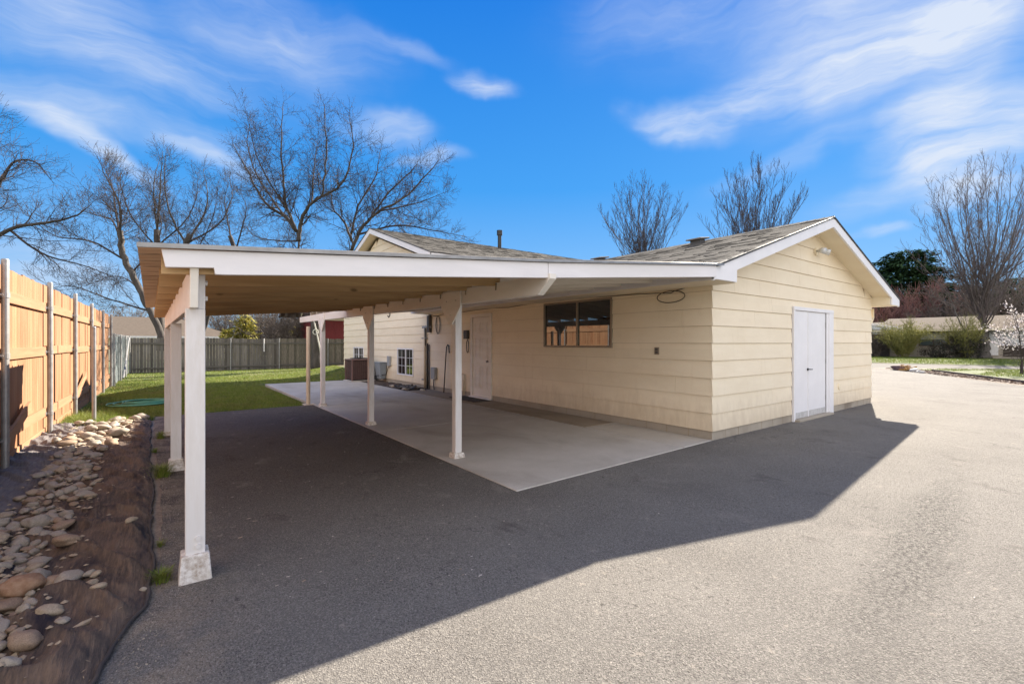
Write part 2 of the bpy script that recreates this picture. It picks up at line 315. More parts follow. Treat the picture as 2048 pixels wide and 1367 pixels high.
# ------------------------------------------------------------------ mesh helpers
ORG = {}
class MB:
    def __init__(s): s.v = []; s.f = []
    def box(s, x0,y0,z0,x1,y1,z1):
        n = len(s.v)
        s.v += [(x,y,z) for z in (z0,z1) for y in (y0,y1) for x in (x0,x1)]
        s.f += [tuple(n+i for i in q) for q in ((0,2,3,1),(4,5,7,6),(0,1,5,4),(2,6,7,3),(0,4,6,2),(1,3,7,5))]
        return s
    def hexa(s, p):   # 8 points, bottom quad then top quad, same winding
        n = len(s.v); s.v += [tuple(q) for q in p]
        s.f += [tuple(n+i for i in q) for q in ((3,2,1,0),(4,5,6,7),(0,1,5,4),(1,2,6,5),(2,3,7,6),(3,0,4,7))]
        return s
    def beam(s, a, b, w, h, up=(0,0,1)):
        a = Vector(a); b = Vector(b); d = (b-a).normalized(); u = Vector(up)
        r = d.cross(u).normalized(); u = r.cross(d)
        p = []
        for c in (a, b): p += [c-r*w/2-u*h/2, c+r*w/2-u*h/2, c+r*w/2+u*h/2, c-r*w/2+u*h/2]
        return s.hexa(p)
    def prism(s, poly, axis, c0, c1):
        """poly: list of 2D points in the plane perpendicular to axis; extruded from c0 to c1"""
        def P(p, c):
            return (c,p[0],p[1]) if axis == 0 else (p[0],c,p[1]) if axis == 1 else (p[0],p[1],c)
        n = len(s.v); k = len(poly)
        s.v += [P(p,c0) for p in poly] + [P(p,c1) for p in poly]
        s.f += [tuple(n+i for i in range(k)), tuple(n+k+i for i in reversed(range(k)))]
        s.f += [(n+i, n+k+i, n+k+(i+1)%k, n+(i+1)%k) for i in range(k)]
        return s
    def tube(s, pts, rad, sides=8, cap=True):
        pts = [Vector(p) for p in pts]
        if not isinstance(rad, (list,tuple)): rad = [rad]*len(pts)
        n0 = len(s.v); prev = None
        for i, p in enumerate(pts):
            d = (pts[min(i+1,len(pts)-1)]-pts[max(i-1,0)])
            if d.length < 1e-9: d = Vector((0,0,1))
            d.normalize()
            if prev is None: a = d.orthogonal().normalized()
            else: a = (prev - d*prev.dot(d)); a = a.normalized() if a.length > 1e-6 else d.orthogonal().normalized()
            prev = a; b2 = d.cross(a)
            for k in range(sides):
                t = 2*math.pi*k/sides
                q = p + (a*math.cos(t)+b2*math.sin(t))*rad[i]
                s.v.append((q.x,q.y,q.z))
        for i in range(len(pts)-1):
            for k in range(sides):
                k2 = (k+1)%sides
                s.f.append((n0+i*sides+k, n0+i*sides+k2, n0+(i+1)*sides+k2, n0+(i+1)*sides+k))
        if cap:
            s.f.append(tuple(n0+k for k in reversed(range(sides))))
            m_ = n0+(len(pts)-1)*sides; s.f.append(tuple(m_+k for k in range(sides)))
        return s
    def build(s, name, mat, parent=None, org=None, smooth=False, bevel=0, label=None):
        if parent is not None: o = ORG[parent.name]
        else: o = Vector(org or (0,0,0))
        me = bpy.data.meshes.new(name)
        me.from_pydata([(x-o[0],y-o[1],z-o[2]) for x,y,z in s.v], [], s.f)
        if smooth: me.polygons.foreach_set('use_smooth', [True]*len(me.polygons))
        me.materials.append(mat); me.update()
        ob = bpy.data.objects.new(name, me); COL.objects.link(ob)
        ORG[ob.name] = Vector(o)
        if parent is not None: ob.parent = parent
        else: ob.location = o
        if bevel:
            md = ob.modifiers.new('bevel','BEVEL'); md.width = bevel; md.segments = 2; md.limit_method = 'ANGLE'
        if label: ob['label'] = label
        return ob
def recalc(ob):
    bm = bmesh.new(); bm.from_mesh(ob.data); bmesh.ops.recalc_face_normals(bm, faces=bm.faces); bm.to_mesh(ob.data); bm.free()
def empty(name, loc, label, cat, group=None):
    o = bpy.data.objects.new(name, None); COL.objects.link(o); o.location = loc; o.empty_display_size = .2
    ORG[o.name] = Vector(loc); o['label'] = label; o['category'] = cat
    if group: o['group'] = group
    return o
def tag(o, label, cat, group=None):
    o['label'] = label; o['category'] = cat
    if group: o['group'] = group
    return o
def struct(o, kind='structure'):
    o['kind'] = kind; return o
def bulk(name, verts, faces_n, mat, org=(0,0,0), parent=None):
    """mesh straight from numpy: verts (n,3), every face faces_n consecutive vertices"""
    me = bpy.data.meshes.new(name); nv = len(verts); nf = nv//faces_n
    if parent is not None: org = ORG[parent.name]
    me.vertices.add(nv); me.vertices.foreach_set('co', (verts-np.array(org)).astype(np.float32).ravel())
    me.loops.add(nv); me.loops.foreach_set('vertex_index', np.arange(nv, dtype=np.int32))
    me.polygons.add(nf); me.polygons.foreach_set('loop_start', np.arange(0, nv, faces_n, dtype=np.int32))
    me.polygons.foreach_set('loop_total', np.full(nf, faces_n, dtype=np.int32))
    me.materials.append(mat); me.update(calc_edges=True)
    ob = bpy.data.objects.new(name, me); COL.objects.link(ob)
    ORG[ob.name] = Vector(org)
    if parent is not None: ob.parent = parent
    else: ob.location = org
    return ob
LIMB_A = [
    (0.3,[(0.0,0,-0.05),(-0.06,0,1.3),(-0.14,0,2.71)]),
    (0.24,[(-0.14,0,2.71),(-0.65,0.2,4.54),(-1.07,0.3,6.51),(-1.27,0.2,7.78)]),
    (0.15,[(-1.27,0.2,7.78),(-2.11,0.5,8.85),(-3.24,1,9.61),(-4.08,1.2,10.88),(-4.93,1.4,12.71),(-5.66,1.5,14.09)]),
    (0.13,[(-1.27,0.2,7.73),(-1.63,-0.3,9.47),(-1.72,-0.6,12.29),(-1.55,-0.8,15.39)]),
    (0.17,[(-1.15,0.2,7.22),(-0.99,0.1,8.2),(-0.28,-0.4,9.25),(0.56,-0.8,9.81),(0.93,-1.1,12.01),(0.93,-1.3,14.96)]),
    (0.1,[(0.14,-0.5,9.61),(1.83,-1.3,10.26),(2.62,-1.8,12.29),(2.51,-2,14.12)]),
    (0.08,[(-2.11,0.5,8.85),(-3.52,0.2,11.44),(-3.94,0,13.42),(-3.8,0,14.68)]),
    (0.08,[(-1.46,0,8.63),(-2.54,-1.2,11.44),(-3.1,-1.6,14.54)]),
    (0.08,[(-0.14,-0.4,9.47),(-0.42,0.5,11.73),(-0.37,1.0,14.68)]),
    (0.07,[(-1.27,0.2,7.22),(-2.96,1.4,7.5),(-4.65,2,7.92),(-5.49,2.4,8.91)]),
    (0.23,[(-0.06,0,2.43),(1.04,0,4.4),(1.89,0.1,6.37),(1.83,0.2,7.73)]),
    (0.11,[(1.86,0.2,7.22),(1.15,0.8,8.63),(0.42,1.2,9.61),(0.14,1.5,11.73)]),
    (0.14,[(1.89,0.1,6.65),(2.54,-0.2,7.84),(3.66,-0.6,8.8),(5.07,-1,9.47),(6.39,-1.2,10.88),(7.04,-1.3,11.73)]),
    (0.09,[(2.25,-0.1,7.5),(4.37,0.5,8.2),(6.34,1,8.01),(8.17,1.3,7.73)]),
    (0.1,[(1.83,0.2,7.64),(2.17,0.4,9.47),(3.1,0.5,11.44),(3.44,0.5,13.36)]),
    (0.09,[(2.82,-0.3,8.06),(3.94,0.3,10.32),(5.21,0.7,12.01),(5.58,0.8,12.8)]),
    (0.07,[(3.66,-0.6,8.8),(5.77,-1.6,8.91),(7.46,-2,9.47)]),
]
LIMB_B = [
    (0.26,[(-0.39,0,1.17),(-0.29,0,3.91),(0.2,0,5.48)]),
    (0.12,[(0.0,0,5.09),(0.78,0.3,5.95),(1.96,0.6,6.3),(2.84,0.8,6.58),(3.43,0.9,7.09)]),
    (0.09,[(0.2,0,5.48),(0.78,-0.5,7.05),(1.76,-0.8,7.6),(2.45,-1,8.32)]),
    (0.09,[(0.1,0,5.87),(0.49,0.5,8.42),(1.18,0.8,8.85),(1.76,1,8.13)]),
    (0.08,[(0.2,0,5.68),(0.59,-0.4,8.03),(0.78,-0.6,9.4),(1.22,-0.8,9.99)]),
    (0.07,[(0.78,0.3,5.95),(1.57,0.8,5.09),(2.75,1.4,4.7),(3.73,1.8,4.21)]),
]
LIMB_C = [
    (0.17,[(0.05,0,1.06),(-0.42,0,2.62),(-1.04,0,3.79),(-1.71,0,5.21),(-2.23,0,6.51),(-2.34,0,7.68)]),
    (0.09,[(-2.31,0,7.55),(-2.94,0.4,9.11),(-3.19,0.6,10.28),(-3.71,0.8,11.45)]),
    (0.09,[(-2.34,0,7.66),(-2.03,-0.4,9.11),(-2.49,-0.7,10.67),(-2.75,-0.9,11.76)]),
    (0.08,[(-2.29,0,7.03),(-3.45,0.8,8.54),(-4.62,1.2,8.95),(-6.05,1.4,9.5)]),
    (0.08,[(-2.03,0,5.86),(-3.19,-0.8,6.82),(-4.75,-1.2,7.08),(-6.05,-1.5,8.59)]),
    (0.07,[(-1.12,0,3.92),(-2.42,0.8,4.82),(-3.84,1.3,5.21),(-5.66,1.6,4.69)]),
    (0.07,[(-0.73,0,3.14),(-2.03,-0.8,3.66),(-3.58,-1.3,4.31),(-4.62,-1.6,4.18)]),
    (0.07,[(-1.71,0,5.21),(-0.99,0.6,6.77),(-0.73,0.8,8.33),(-1.38,1,10.15)]),
    (0.06,[(-2.23,0,6.77),(-1.51,-1,8.33),(-1.25,-1.4,9.89)]),
]
LIMB_D = [
    (0.22,[(0.0,0,0.93),(-0.07,0,4.29),(-0.13,0,6.97),(-0.27,0,8.98)]),
    (0.1,[(-0.23,0,8.65),(-0.81,0.5,11.0),(-1.01,0.7,13.01),(-0.74,0.8,14.86)]),
    (0.1,[(-0.27,0,8.82),(0.27,-0.5,11.0),(0.6,-0.8,13.01),(0.87,-1,14.76)]),
    (0.08,[(-0.13,0,7.64),(-1.24,-0.8,9.65),(-1.68,-1.2,12.0),(-1.48,-1.4,13.35)]),
    (0.08,[(-0.13,0,7.98),(1.11,0.8,9.99),(1.54,1.2,12.0),(1.44,1.5,14.02)]),
    (0.07,[(-0.1,0,6.3),(-1.41,1,7.64),(-2.42,1.5,8.31)]),
]
LIMB_E = [
    (0.22,[(0.26,0,0.95),(-0.19,0,4.52),(-0.39,0,7.28),(0.0,0,8.68)]),
    (0.1,[(-0.06,0,8.42),(0.65,0.4,10.36),(0.71,0.6,12.31),(0.39,0.7,14.1)]),
    (0.1,[(-0.26,0,7.93),(-0.91,-0.5,9.88),(-1.14,-0.8,12.31),(-0.91,-1,14.42)]),
    (0.09,[(-0.19,0,8.09),(1.23,1,9.71),(1.95,1.3,11.99),(1.69,1.5,13.94)]),
    (0.07,[(-0.39,0,7.12),(-1.62,1.2,8.42),(-2.01,1.6,10.69)]),
    (0.07,[(-0.32,0,6.79),(1.3,-1,7.77),(2.44,-1.5,9.39),(2.92,-1.7,11.34)]),
]
LIMB_F = [
    (0.18,[(-2.76,0,0.74),(-1.79,0,4.02),(-0.41,0,6.78),(0.14,0,7.81),(-0.34,0,9.53)]),
    (0.09,[(-0.21,0,9.02),(-0.86,0.5,11.26),(-1.17,0.7,13.16),(-0.86,0.8,14.71)]),
    (0.09,[(0.07,0,8.16),(0.86,-0.6,9.88),(1.38,-0.9,11.6),(1.1,-1,12.98)]),
    (0.07,[(0.14,0,7.47),(-1.21,-1,8.5),(-2.24,-1.4,10.22)]),
]
LIMB_G = [
    (0.17,[(0.19,0,0.29),(0.04,0,4.64),(-0.11,0,7.48)]),
    (0.055,[(-0.11,0,7.3),(-0.64,0.4,9.57),(-1.21,0.6,11.46),(-1.14,0.7,14.04)]),
    (0.055,[(-0.08,0,7.48),(0.15,-0.4,9.95),(0.27,-0.5,12.22),(0.3,-0.5,14.11)]),
    (0.055,[(-0.04,0,7.11),(0.64,0.6,9.76),(1.63,0.8,12.03),(1.86,1,13.28)]),
    (0.045,[(-0.04,0,6.92),(1.14,-0.7,9.27),(2.39,-1,11.46),(2.65,-1,12.52)]),
    (0.045,[(-0.08,0,6.73),(-1.25,-0.6,9.19),(-2.46,-1,10.7),(-3.14,-1,11.27)]),
    (0.045,[(0.0,0,6.16),(1.7,0.5,8.43),(3.03,0.7,10.33),(3.79,0.9,11.77)]),
]
LIMB_H = [
    (0.18,[(0.08,0,0.29),(0.0,0,4.64),(-0.08,0,7.3)]),
    (0.055,[(-0.08,0,7.11),(-1.14,0.4,9.95),(-2.01,0.6,12.6),(-2.23,0.7,14.87)]),
    (0.055,[(-0.08,0,7.3),(-0.68,-0.4,10.7),(-0.98,-0.6,13.36),(-1.21,-0.6,15.06)]),
    (0.055,[(-0.04,0,7.3),(0.19,0.5,10.7),(0.45,0.6,13.36),(0.57,0.6,15.33)]),
    (0.055,[(-0.04,0,7.11),(1.02,-0.5,10.33),(1.97,-0.8,12.79),(2.65,-1,13.92)]),
    (0.045,[(0.0,0,6.73),(1.59,0.6,9.38),(2.8,0.9,11.27),(3.48,1,12.41)]),
    (0.045,[(-0.08,0,6.54),(-1.74,-0.8,9.0),(-2.95,-1.1,11.08),(-3.41,-1.2,12.79)]),
]
LIMB_I = [
    (0.4,[(0.0,0,-0.05),(-0.05,0,1.18),(-0.09,0,2.55)]),
    (0.3,[(-0.09,0,2.55),(0.0,0.2,5.27),(0.14,0.2,7.09)]),
    (0.1,[(-0.18,0,3.0),(-1.36,-0.5,6.41),(-3.05,-1,9.82),(-4.32,-1.4,11.86),(-5.36,-1.6,13.23)]),
    (0.11,[(-0.14,0,3.23),(-1.14,0.8,8.0),(-2.5,1.2,12.55),(-3.32,1.5,15.64)]),
    (0.11,[(0.0,0.2,5.27),(-0.45,-0.6,9.82),(-1.45,-1,14.36),(-1.59,-1.2,17.32)]),
    (0.11,[(0.14,0.2,6.64),(0.68,0.6,10.73),(1.36,0.9,14.82),(1.82,1,18.36)]),
    (0.1,[(0.14,0.2,5.27),(1.73,-0.6,9.36),(2.95,-1,13.45),(3.55,-1.3,16.86)]),
    (0.1,[(0.0,0,3.45),(2.27,0.8,7.55),(4.55,1.2,11.64),(5.82,1.4,15.05)]),
    (0.11,[(0.0,0,3.0),(3.18,-0.8,5.73),(6.36,-1.3,8.91)]),
    (0.12,[(-0.09,0,2.0),(-1.09,0.4,2.36),(-1.77,0.6,3.45),(-2.27,0.8,5.27),(-3.18,1,7.09)]),
    (0.07,[(-2.09,0.7,4.82),(-3.64,1.6,5.95),(-5.45,2.2,6.18)]),
    (0.07,[(-0.45,0,5.27),(-2.5,-1.4,7.09),(-4.09,-2.2,7.55)]),
    (0.1,[(0.09,0.2,6.64),(-0.09,1.2,12.09),(-0.45,1.6,16.64)]),
    (0.09,[(0.18,0.2,7.09),(1.14,-1,12.55),(0.23,-1.6,17.09)]),
]
# ------------------------------------------------------------------ camera, sun, sky
cam = bpy.data.cameras.new('camera'); co = bpy.data.objects.new('camera', cam); COL.objects.link(co)
co.location = (0,0,1.5); co.rotation_euler = (R(90),0,-math.atan2(.6,.8))
cam.sensor_width = 36; cam.lens = 924/2048*36; cam.clip_end = 3000; cam.clip_start = .05
SC.camera = co
SUN_EL = 32.5; SUN_AZ = 73.2     # azimuth clockwise from +Y
sl = bpy.data.lights.new('sun','SUN'); so = bpy.data.objects.new('sun', sl); COL.objects.link(so)
sl.energy = 5.0; sl.angle = R(.5); sl.color = (1,.90,.76)
sd = Vector((math.sin(R(SUN_AZ))*math.cos(R(SUN_EL)), math.cos(R(SUN_AZ))*math.cos(R(SUN_EL)), math.sin(R(SUN_EL))))
so.rotation_euler = sd.to_track_quat('Z','Y').to_euler(); so.location = (10,10,30)

w = bpy.data.worlds.new('World'); SC.world = w; w.use_nodes = True
nt = w.node_tree; bg = nt.nodes['Background']
sky = nt.nodes.new('ShaderNodeTexSky'); sky.sky_type = 'NISHITA'; sky.sun_disc = False
sky.sun_elevation = R(SUN_EL); sky.sun_rotation = R(SUN_AZ); sky.air_density = 1.0; sky.dust_density = .25; sky.ozone_density = 3.2
hs = nt.nodes.new('ShaderNodeHueSaturation'); hs.inputs['Saturation'].default_value = 1.30; hs.inputs['Value'].default_value = 1.0; hs.inputs['Hue'].default_value = .497
nt.links.new(sky.outputs[0], hs.inputs['Color'])
tc = nt.nodes.new('ShaderNodeTexCoord'); sp = nt.nodes.new('ShaderNodeSeparateXYZ'); nt.links.new(tc.outputs['Generated'], sp.inputs[0])
def MA(op, a, b=None, c=None):
    n = nt.nodes.new('ShaderNodeMath'); n.operation = op
    for i, x in enumerate((a,b,c)):
        if x is None: continue
        if isinstance(x, (int,float)): n.inputs[i].default_value = x
        else: nt.links.new(x, n.inputs[i])
    return n.outputs[0]
az = MA('MULTIPLY', MA('ARCTAN2', sp.outputs[0], sp.outputs[1]), 57.2958)
el = MA('MULTIPLY', MA('ARCSINE', sp.outputs[2]), 57.2958)
cb = nt.nodes.new('ShaderNodeCombineXYZ'); nt.links.new(az, cb.inputs[0]); nt.links.new(el, cb.inputs[1])
wn = nt.nodes.new('ShaderNodeTexNoise'); wn.inputs['Scale'].default_value = .10; wn.inputs['Detail'].default_value = 4; nt.links.new(cb.outputs[0], wn.inputs[0])
ws = nt.nodes.new('ShaderNodeVectorMath'); ws.operation = 'SUBTRACT'; nt.links.new(wn.outputs['Color'], ws.inputs[0]); ws.inputs[1].default_value = (.5,.5,.5)
wm = nt.nodes.new('ShaderNodeVectorMath'); wm.operation = 'MULTIPLY_ADD'; nt.links.new(ws.outputs[0], wm.inputs[0]); wm.inputs[1].default_value = (11,5.5,0); nt.links.new(cb.outputs[0], wm.inputs[2])
def blob(a, e, ra, re, rot, amt, lo=0.0):
    sb = nt.nodes.new('ShaderNodeVectorMath'); sb.operation = 'SUBTRACT'; nt.links.new(wm.outputs[0], sb.inputs[0]); sb.inputs[1].default_value = (a,e,0)
    mp = nt.nodes.new('ShaderNodeMapping'); mp.vector_type = 'TEXTURE'; mp.inputs['Rotation'].default_value = (0,0,R(rot)); mp.inputs['Scale'].default_value = (ra,re,1)
    nt.links.new(sb.outputs[0], mp.inputs[0])
    ln = nt.nodes.new('ShaderNodeVectorMath'); ln.operation = 'LENGTH'; nt.links.new(mp.outputs[0], ln.inputs[0])
    mr = nt.nodes.new('ShaderNodeMapRange'); mr.interpolation_type = 'SMOOTHERSTEP'
    mr.inputs[1].default_value = 1; mr.inputs[2].default_value = 0; mr.inputs[3].default_value = 0; mr.inputs[4].default_value = amt
    nt.links.new(ln.outputs['Value'], mr.inputs[0]); return mr.outputs[0]
# wisps of cirrus: azimuth, elevation, half length, half height, tilt, opacity
CL = [(57,24.2,8,2.6,-12,.75),(64,25.3,12,3.2,8,.62),(75,25.5,9,5,20,.85),(80,26,7,6,10,.75),(79,20,9,4.5,25,.8),(84,17.5,11,5,10,1.0),(76,15,10,2.4,14,.5),
      (82,13.3,8,2.2,0,.75),(73,33,10,9,30,.45),(33,29.2,6.0,2.0,-6,.8),(74.5,11.3,3.4,.9,0,.5),(22,24,8,3,-5,.5),(27,21,7,1.4,4,.45),
      (-9,20.5,10,2.6,-10,.42),(0,20.5,13,3.4,-6,.30),(-5,17.5,9,1.8,-22,.75),(-8,28,9,6,10,.42),(24,31.8,9,1.5,-8,.22),(70,28,14,9,14,.35),(-2,25,14,4,4,.45),(12,31,16,5,-4,.3),(4,18.5,8,1.5,-15,.35),(58,34,22,8,0,.28),
      (-8,6,9,4,0,.5),(5,28,22,9,0,.20),(68,19,12,2,14,.30),(85,30,12,12,0,.5),(30,4,30,5,0,.25)]
tot = None
for c in CL:
    b_ = blob(*c)
    tot = b_ if tot is None else MA('ADD', tot, b_)
sn = nt.nodes.new('ShaderNodeTexNoise'); sn.inputs['Scale'].default_value = 1.0; sn.inputs['Detail'].default_value = 5; sn.inputs['Roughness'].default_value = .62
mp = nt.nodes.new('ShaderNodeMapping'); mp.inputs['Scale'].default_value = (.05,.30,1); mp.inputs['Rotation'].default_value = (0,0,R(-10)); nt.links.new(wm.outputs[0], mp.inputs[0]); nt.links.new(mp.outputs[0], sn.inputs[0])
st = nt.nodes.new('ShaderNodeMapRange'); st.inputs[1].default_value = .34; st.inputs[2].default_value = .66; st.inputs[3].default_value = .34; st.inputs[4].default_value = 1.12; nt.links.new(sn.outputs[0], st.inputs[0])
sn2 = nt.nodes.new('ShaderNodeTexNoise'); sn2.inputs['Scale'].default_value = 1.0; sn2.inputs['Detail'].default_value = 6; sn2.inputs['Roughness'].default_value = .6
mp2 = nt.nodes.new('ShaderNodeMapping'); mp2.inputs['Scale'].default_value = (.13,1.15,1); mp2.inputs['Rotation'].default_value = (0,0,R(-14)); nt.links.new(wm.outputs[0], mp2.inputs[0]); nt.links.new(mp2.outputs[0], sn2.inputs[0])
cf = MA('MULTIPLY', MA('MULTIPLY', tot, st.outputs[0]), MA('MULTIPLY_ADD', sn2.outputs[0], .6, .72)) 
cl = nt.nodes.new('ShaderNodeClamp'); nt.links.new(cf, cl.inputs[0]); cl.inputs[2].default_value = .93
CLOUD = (1.72,1.88,2.15,1)
gr = ramp(nt, MA('DIVIDE', el, 60.0), 0, .62, (1.0,1.55,2.1,1), (.03,.48,1.80,1))
e_ = gr.color_ramp.elements.new(.10); e_.color = (.50,1.16,2.1,1)
e_ = gr.color_ramp.elements.new(.30); e_.color = (.12,.80,2.05,1)
hv = MA('MULTIPLY', tot, 1.0)
base_sky = nt.nodes.new('ShaderNodeMix'); base_sky.data_type = 'RGBA'; base_sky.inputs[0].default_value = .90
sc_ = nt.nodes.new('ShaderNodeMix'); sc_.data_type = 'RGBA'; sc_.blend_type = 'MULTIPLY'; sc_.inputs[0].default_value = 1; sc_.inputs[7].default_value = (.35,.35,.35,1)
nt.links.new(hs.outputs[0], sc_.inputs[6]); nt.links.new(sc_.outputs[2], base_sky.inputs[6]); nt.links.new(gr.outputs[0], base_sky.inputs[7])
# added fill light: invented bright cloud in the unseen sky behind the viewer
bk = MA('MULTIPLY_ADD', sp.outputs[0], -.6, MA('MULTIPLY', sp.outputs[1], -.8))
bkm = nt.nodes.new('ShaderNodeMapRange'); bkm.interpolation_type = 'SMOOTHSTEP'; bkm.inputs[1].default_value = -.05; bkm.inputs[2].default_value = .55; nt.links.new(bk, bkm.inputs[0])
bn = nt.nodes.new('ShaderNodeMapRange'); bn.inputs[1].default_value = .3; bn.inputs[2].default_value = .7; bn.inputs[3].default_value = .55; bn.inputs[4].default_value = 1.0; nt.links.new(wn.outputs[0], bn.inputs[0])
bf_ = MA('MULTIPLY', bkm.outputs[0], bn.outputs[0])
mx = nt.nodes.new('ShaderNodeMix'); mx.data_type = 'RGBA'; nt.links.new(cl.outputs[0], mx.inputs[0]); nt.links.new(base_sky.outputs[2], mx.inputs[6]); mx.inputs[7].default_value = CLOUD
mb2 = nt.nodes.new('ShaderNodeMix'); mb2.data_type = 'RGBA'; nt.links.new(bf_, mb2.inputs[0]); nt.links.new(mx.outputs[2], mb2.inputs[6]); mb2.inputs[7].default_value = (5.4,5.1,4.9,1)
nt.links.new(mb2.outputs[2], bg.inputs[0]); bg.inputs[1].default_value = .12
SC.view_settings.view_transform = 'Standard'; SC.view_settings.look = 'None'; SC.view_settings.gamma = 1
SC.view_settings.exposure = 1.90
SC.render.engine = 'CYCLES'
SC.cycles.max_bounces = 8; SC.cycles.diffuse_bounces = 5

# ------------------------------------------------------------------ the setting
def sheet(name, poly, z, mat):
    m_ = MB(); m_.v = [(x,y,z) for x,y in poly]; m_.f = [tuple(range(len(poly)))]
    o = m_.build(name, mat); struct(o)
    if o.data.polygons[0].normal.z < 0: o.data.flip_normals()
    return o
sheet('ground', [(-700,-700),(900,-700),(900,900),(-700,900)], -.12, M['groundmat'])
# asphalt driveway with a slightly ragged west edge
we = [(-.16,11.7),(-.16,9.4),(-.1,7.5),(-.04,6),(-.02,4.7),(-.05,3.75),(-.12,3.3),(-.3,2.7),(-.6,1.9),(-1.2,.5),(-1.5,-.5),(-1.5,-20)]
wr = []
for i in range(len(we)-1):
    for k in range(12):
        t = k/12; x = we[i][0]*(1-t)+we[i+1][0]*t; y = we[i][1]*(1-t)+we[i+1][1]*t
        wr.append((x+.02*mnoise.noise((x*9,y*9,0))+.012*mnoise.noise((x*30,y*30,1)), y))
sheet('driveway', wr+[(-1.5,-20),(26,-20),(22.6,1.6),(26.2,4.0),(31.0,6.9),(32.6,8.9),(30,24),(14,24),(14,11.7)], 0, M['asphalt'])
# patio slab: three pours with joints between them
def slab(name, x0,y0,x1,y1,z,mat):
    o = MB().box(x0,y0,-.1,x1,y1,z).build(name, mat, bevel=.006); struct(o); return o
def slab_q(name, p, z, mat):
    o = MB().hexa([(x,y,-.1) for x,y in p]+[(x,y,z) for x,y in p]).build(name, mat, bevel=.006); struct(o); return o
slab_q('patio_slab', [(2.82,3.68),(5.86,3.772),(5.86,7.487),(2.82,7.487)], .012, M['concrete'])
slab('patio_slab', 2.82,7.503,5.86,11.287,.012,M['concrete'])
slab('patio_slab', 2.82,11.303,5.86,18.3,.012,M['concrete'])
sheet('joint_dirt', [(2.85,3.9),(6.6,3.9),(6.6,18.2),(2.85,18.2)], .003, M['soil'])
slab_q('patio_slab', [(5.873,3.773),(6.645,3.797),(6.645,5.688),(5.873,5.688)], .013, M['concrete'])
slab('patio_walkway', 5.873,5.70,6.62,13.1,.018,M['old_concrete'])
# soil bed along the house wall
def hgt_bed(x,y): return .02+.03*mnoise.noise((x*3,y*3,0))+.02*mnoise.noise((x*9,y*9,0))
def grid(name, x0,x1,y0,y1,nx,ny,fn,mat,smooth=True):
    m_ = MB()
    for j in range(ny+1):
        for i in range(nx+1):
            x = x0+(x1-x0)*i/nx; y = y0+(y1-y0)*j/ny
            p = fn(x,y)
            m_.v.append(p if isinstance(p, tuple) else (x,y,p))
    for j in range(ny):
        for i in range(nx):
            a = j*(nx+1)+i; m_.f.append((a,a+1,a+nx+2,a+nx+1))
    return m_.build(name, mat, smooth=smooth)
struct(grid('soil_bed', 5.87,6.64,13.12,18.3,16,80,hgt_bed,M['soil']))
# back lawn
def lawn_h(x,y):
    h = .012*mnoise.noise((x*1.3,y*1.3,2)) - .004*max(0,y-12) + .42*math.exp(-((x-7.0)**2/2.6+(y-22.8)**2/7.0))
    if x > 2.5 and y < 19: h -= .05*max(0, min(1,(x-2.6)*6))
    return h-.006
struct(grid('back_lawn', -8,14,11.2,31,88,90,lawn_h,M['lawn']))
for o_ in (): pass
# street and front gardens to the right
sheet('street', [(32.6,8.9),(37.4,3.4),(44,-6),(70,-60),(76,-60),(50,-9),(42,3.8),(40.3,11),(34,40),(27,40),(30,24)], -.004, M['street'])
struct(sheet('front_lawn', [(40.3,11),(42,3.8),(50,-9),(76,-60),(100,-60),(100,60),(30,60),(34,40)], .02, M['lawn']))
sheet('garden_bed', [(22.6,1.6),(26.2,4.0),(31.0,6.9),(32.6,8.9),(37.4,3.4),(44,-6),(52,-30),(30,-30)], .006, M['mulch'])
sheet('lawn_strip', [(25.6,2.9),(31.3,6.2),(33.0,7.4),(37.0,3.2),(43,-6),(50,-28),(33,-28)], .02, M['lawn'])
struct(sheet('dirt_verge', [(-1.6,-.5),(.3,-.5),(.3,11.8),(-1.6,11.8)], -.005, pm('sandy_dirt',(.20,.155,.115),(.29,.235,.18),9,.95,bs=30,bstr=1,fine=(45,(.13,.10,.08)))))
# landscape fabric over the swale between fence and paving
def fab(u, t):
    y = 1.2+10.2*t
    # right hand edge follows the paving
    xe = np.interp(y, [0,2.2,2.73,3.4,3.9,4.7,6,7.5,9.4,11.7], [-.9,-.42,-.25,-.10,-.07,-.10,-.11,-.17,-.20,-.24])
    xe += .03*mnoise.noise((0,y*2.2,5))+.015*mnoise.noise((0,y*8,6))
    x0 = -1.55; x = x0+(xe-x0)*u
    fold = abs(mnoise.noise((x*3.2+y*1.7, y*.75-x*.6, 3))); fold2 = abs(mnoise.noise((x*7+y*3.1, y*1.6-x*1.8, 13)))
    z = .035-.05*math.exp(-((x+.78)/.35)**2)+.050*(1-min(1,fold*6))+.022*(1-min(1,fold2*5))+.018*mnoise.noise((x*4,y*3,1))+.012*mnoise.noise((x*11+y*6,y*4,8))
    z += .03*max(0,mnoise.noise((x*1.5,y*1.1,9)))
    if u > .93: z = z*(1-(u-.93)/.07)+.004
    if t > .97: z = z*(1-(t-.97)/.03)
    return (x, y, z+.012)
m_ = MB(); NU, NT = 110, 620
for j in range(NT+1):
    for i in range(NU+1): m_.v.append(fab(i/NU, j/NT))
for j in range(NT):
    for i in range(NU):
        a = j*(NU+1)+i; m_.f.append((a,a+1,a+NU+2,a+NU+1))
struct(m_.build('landscape_fabric', M['fabric'], smooth=True))
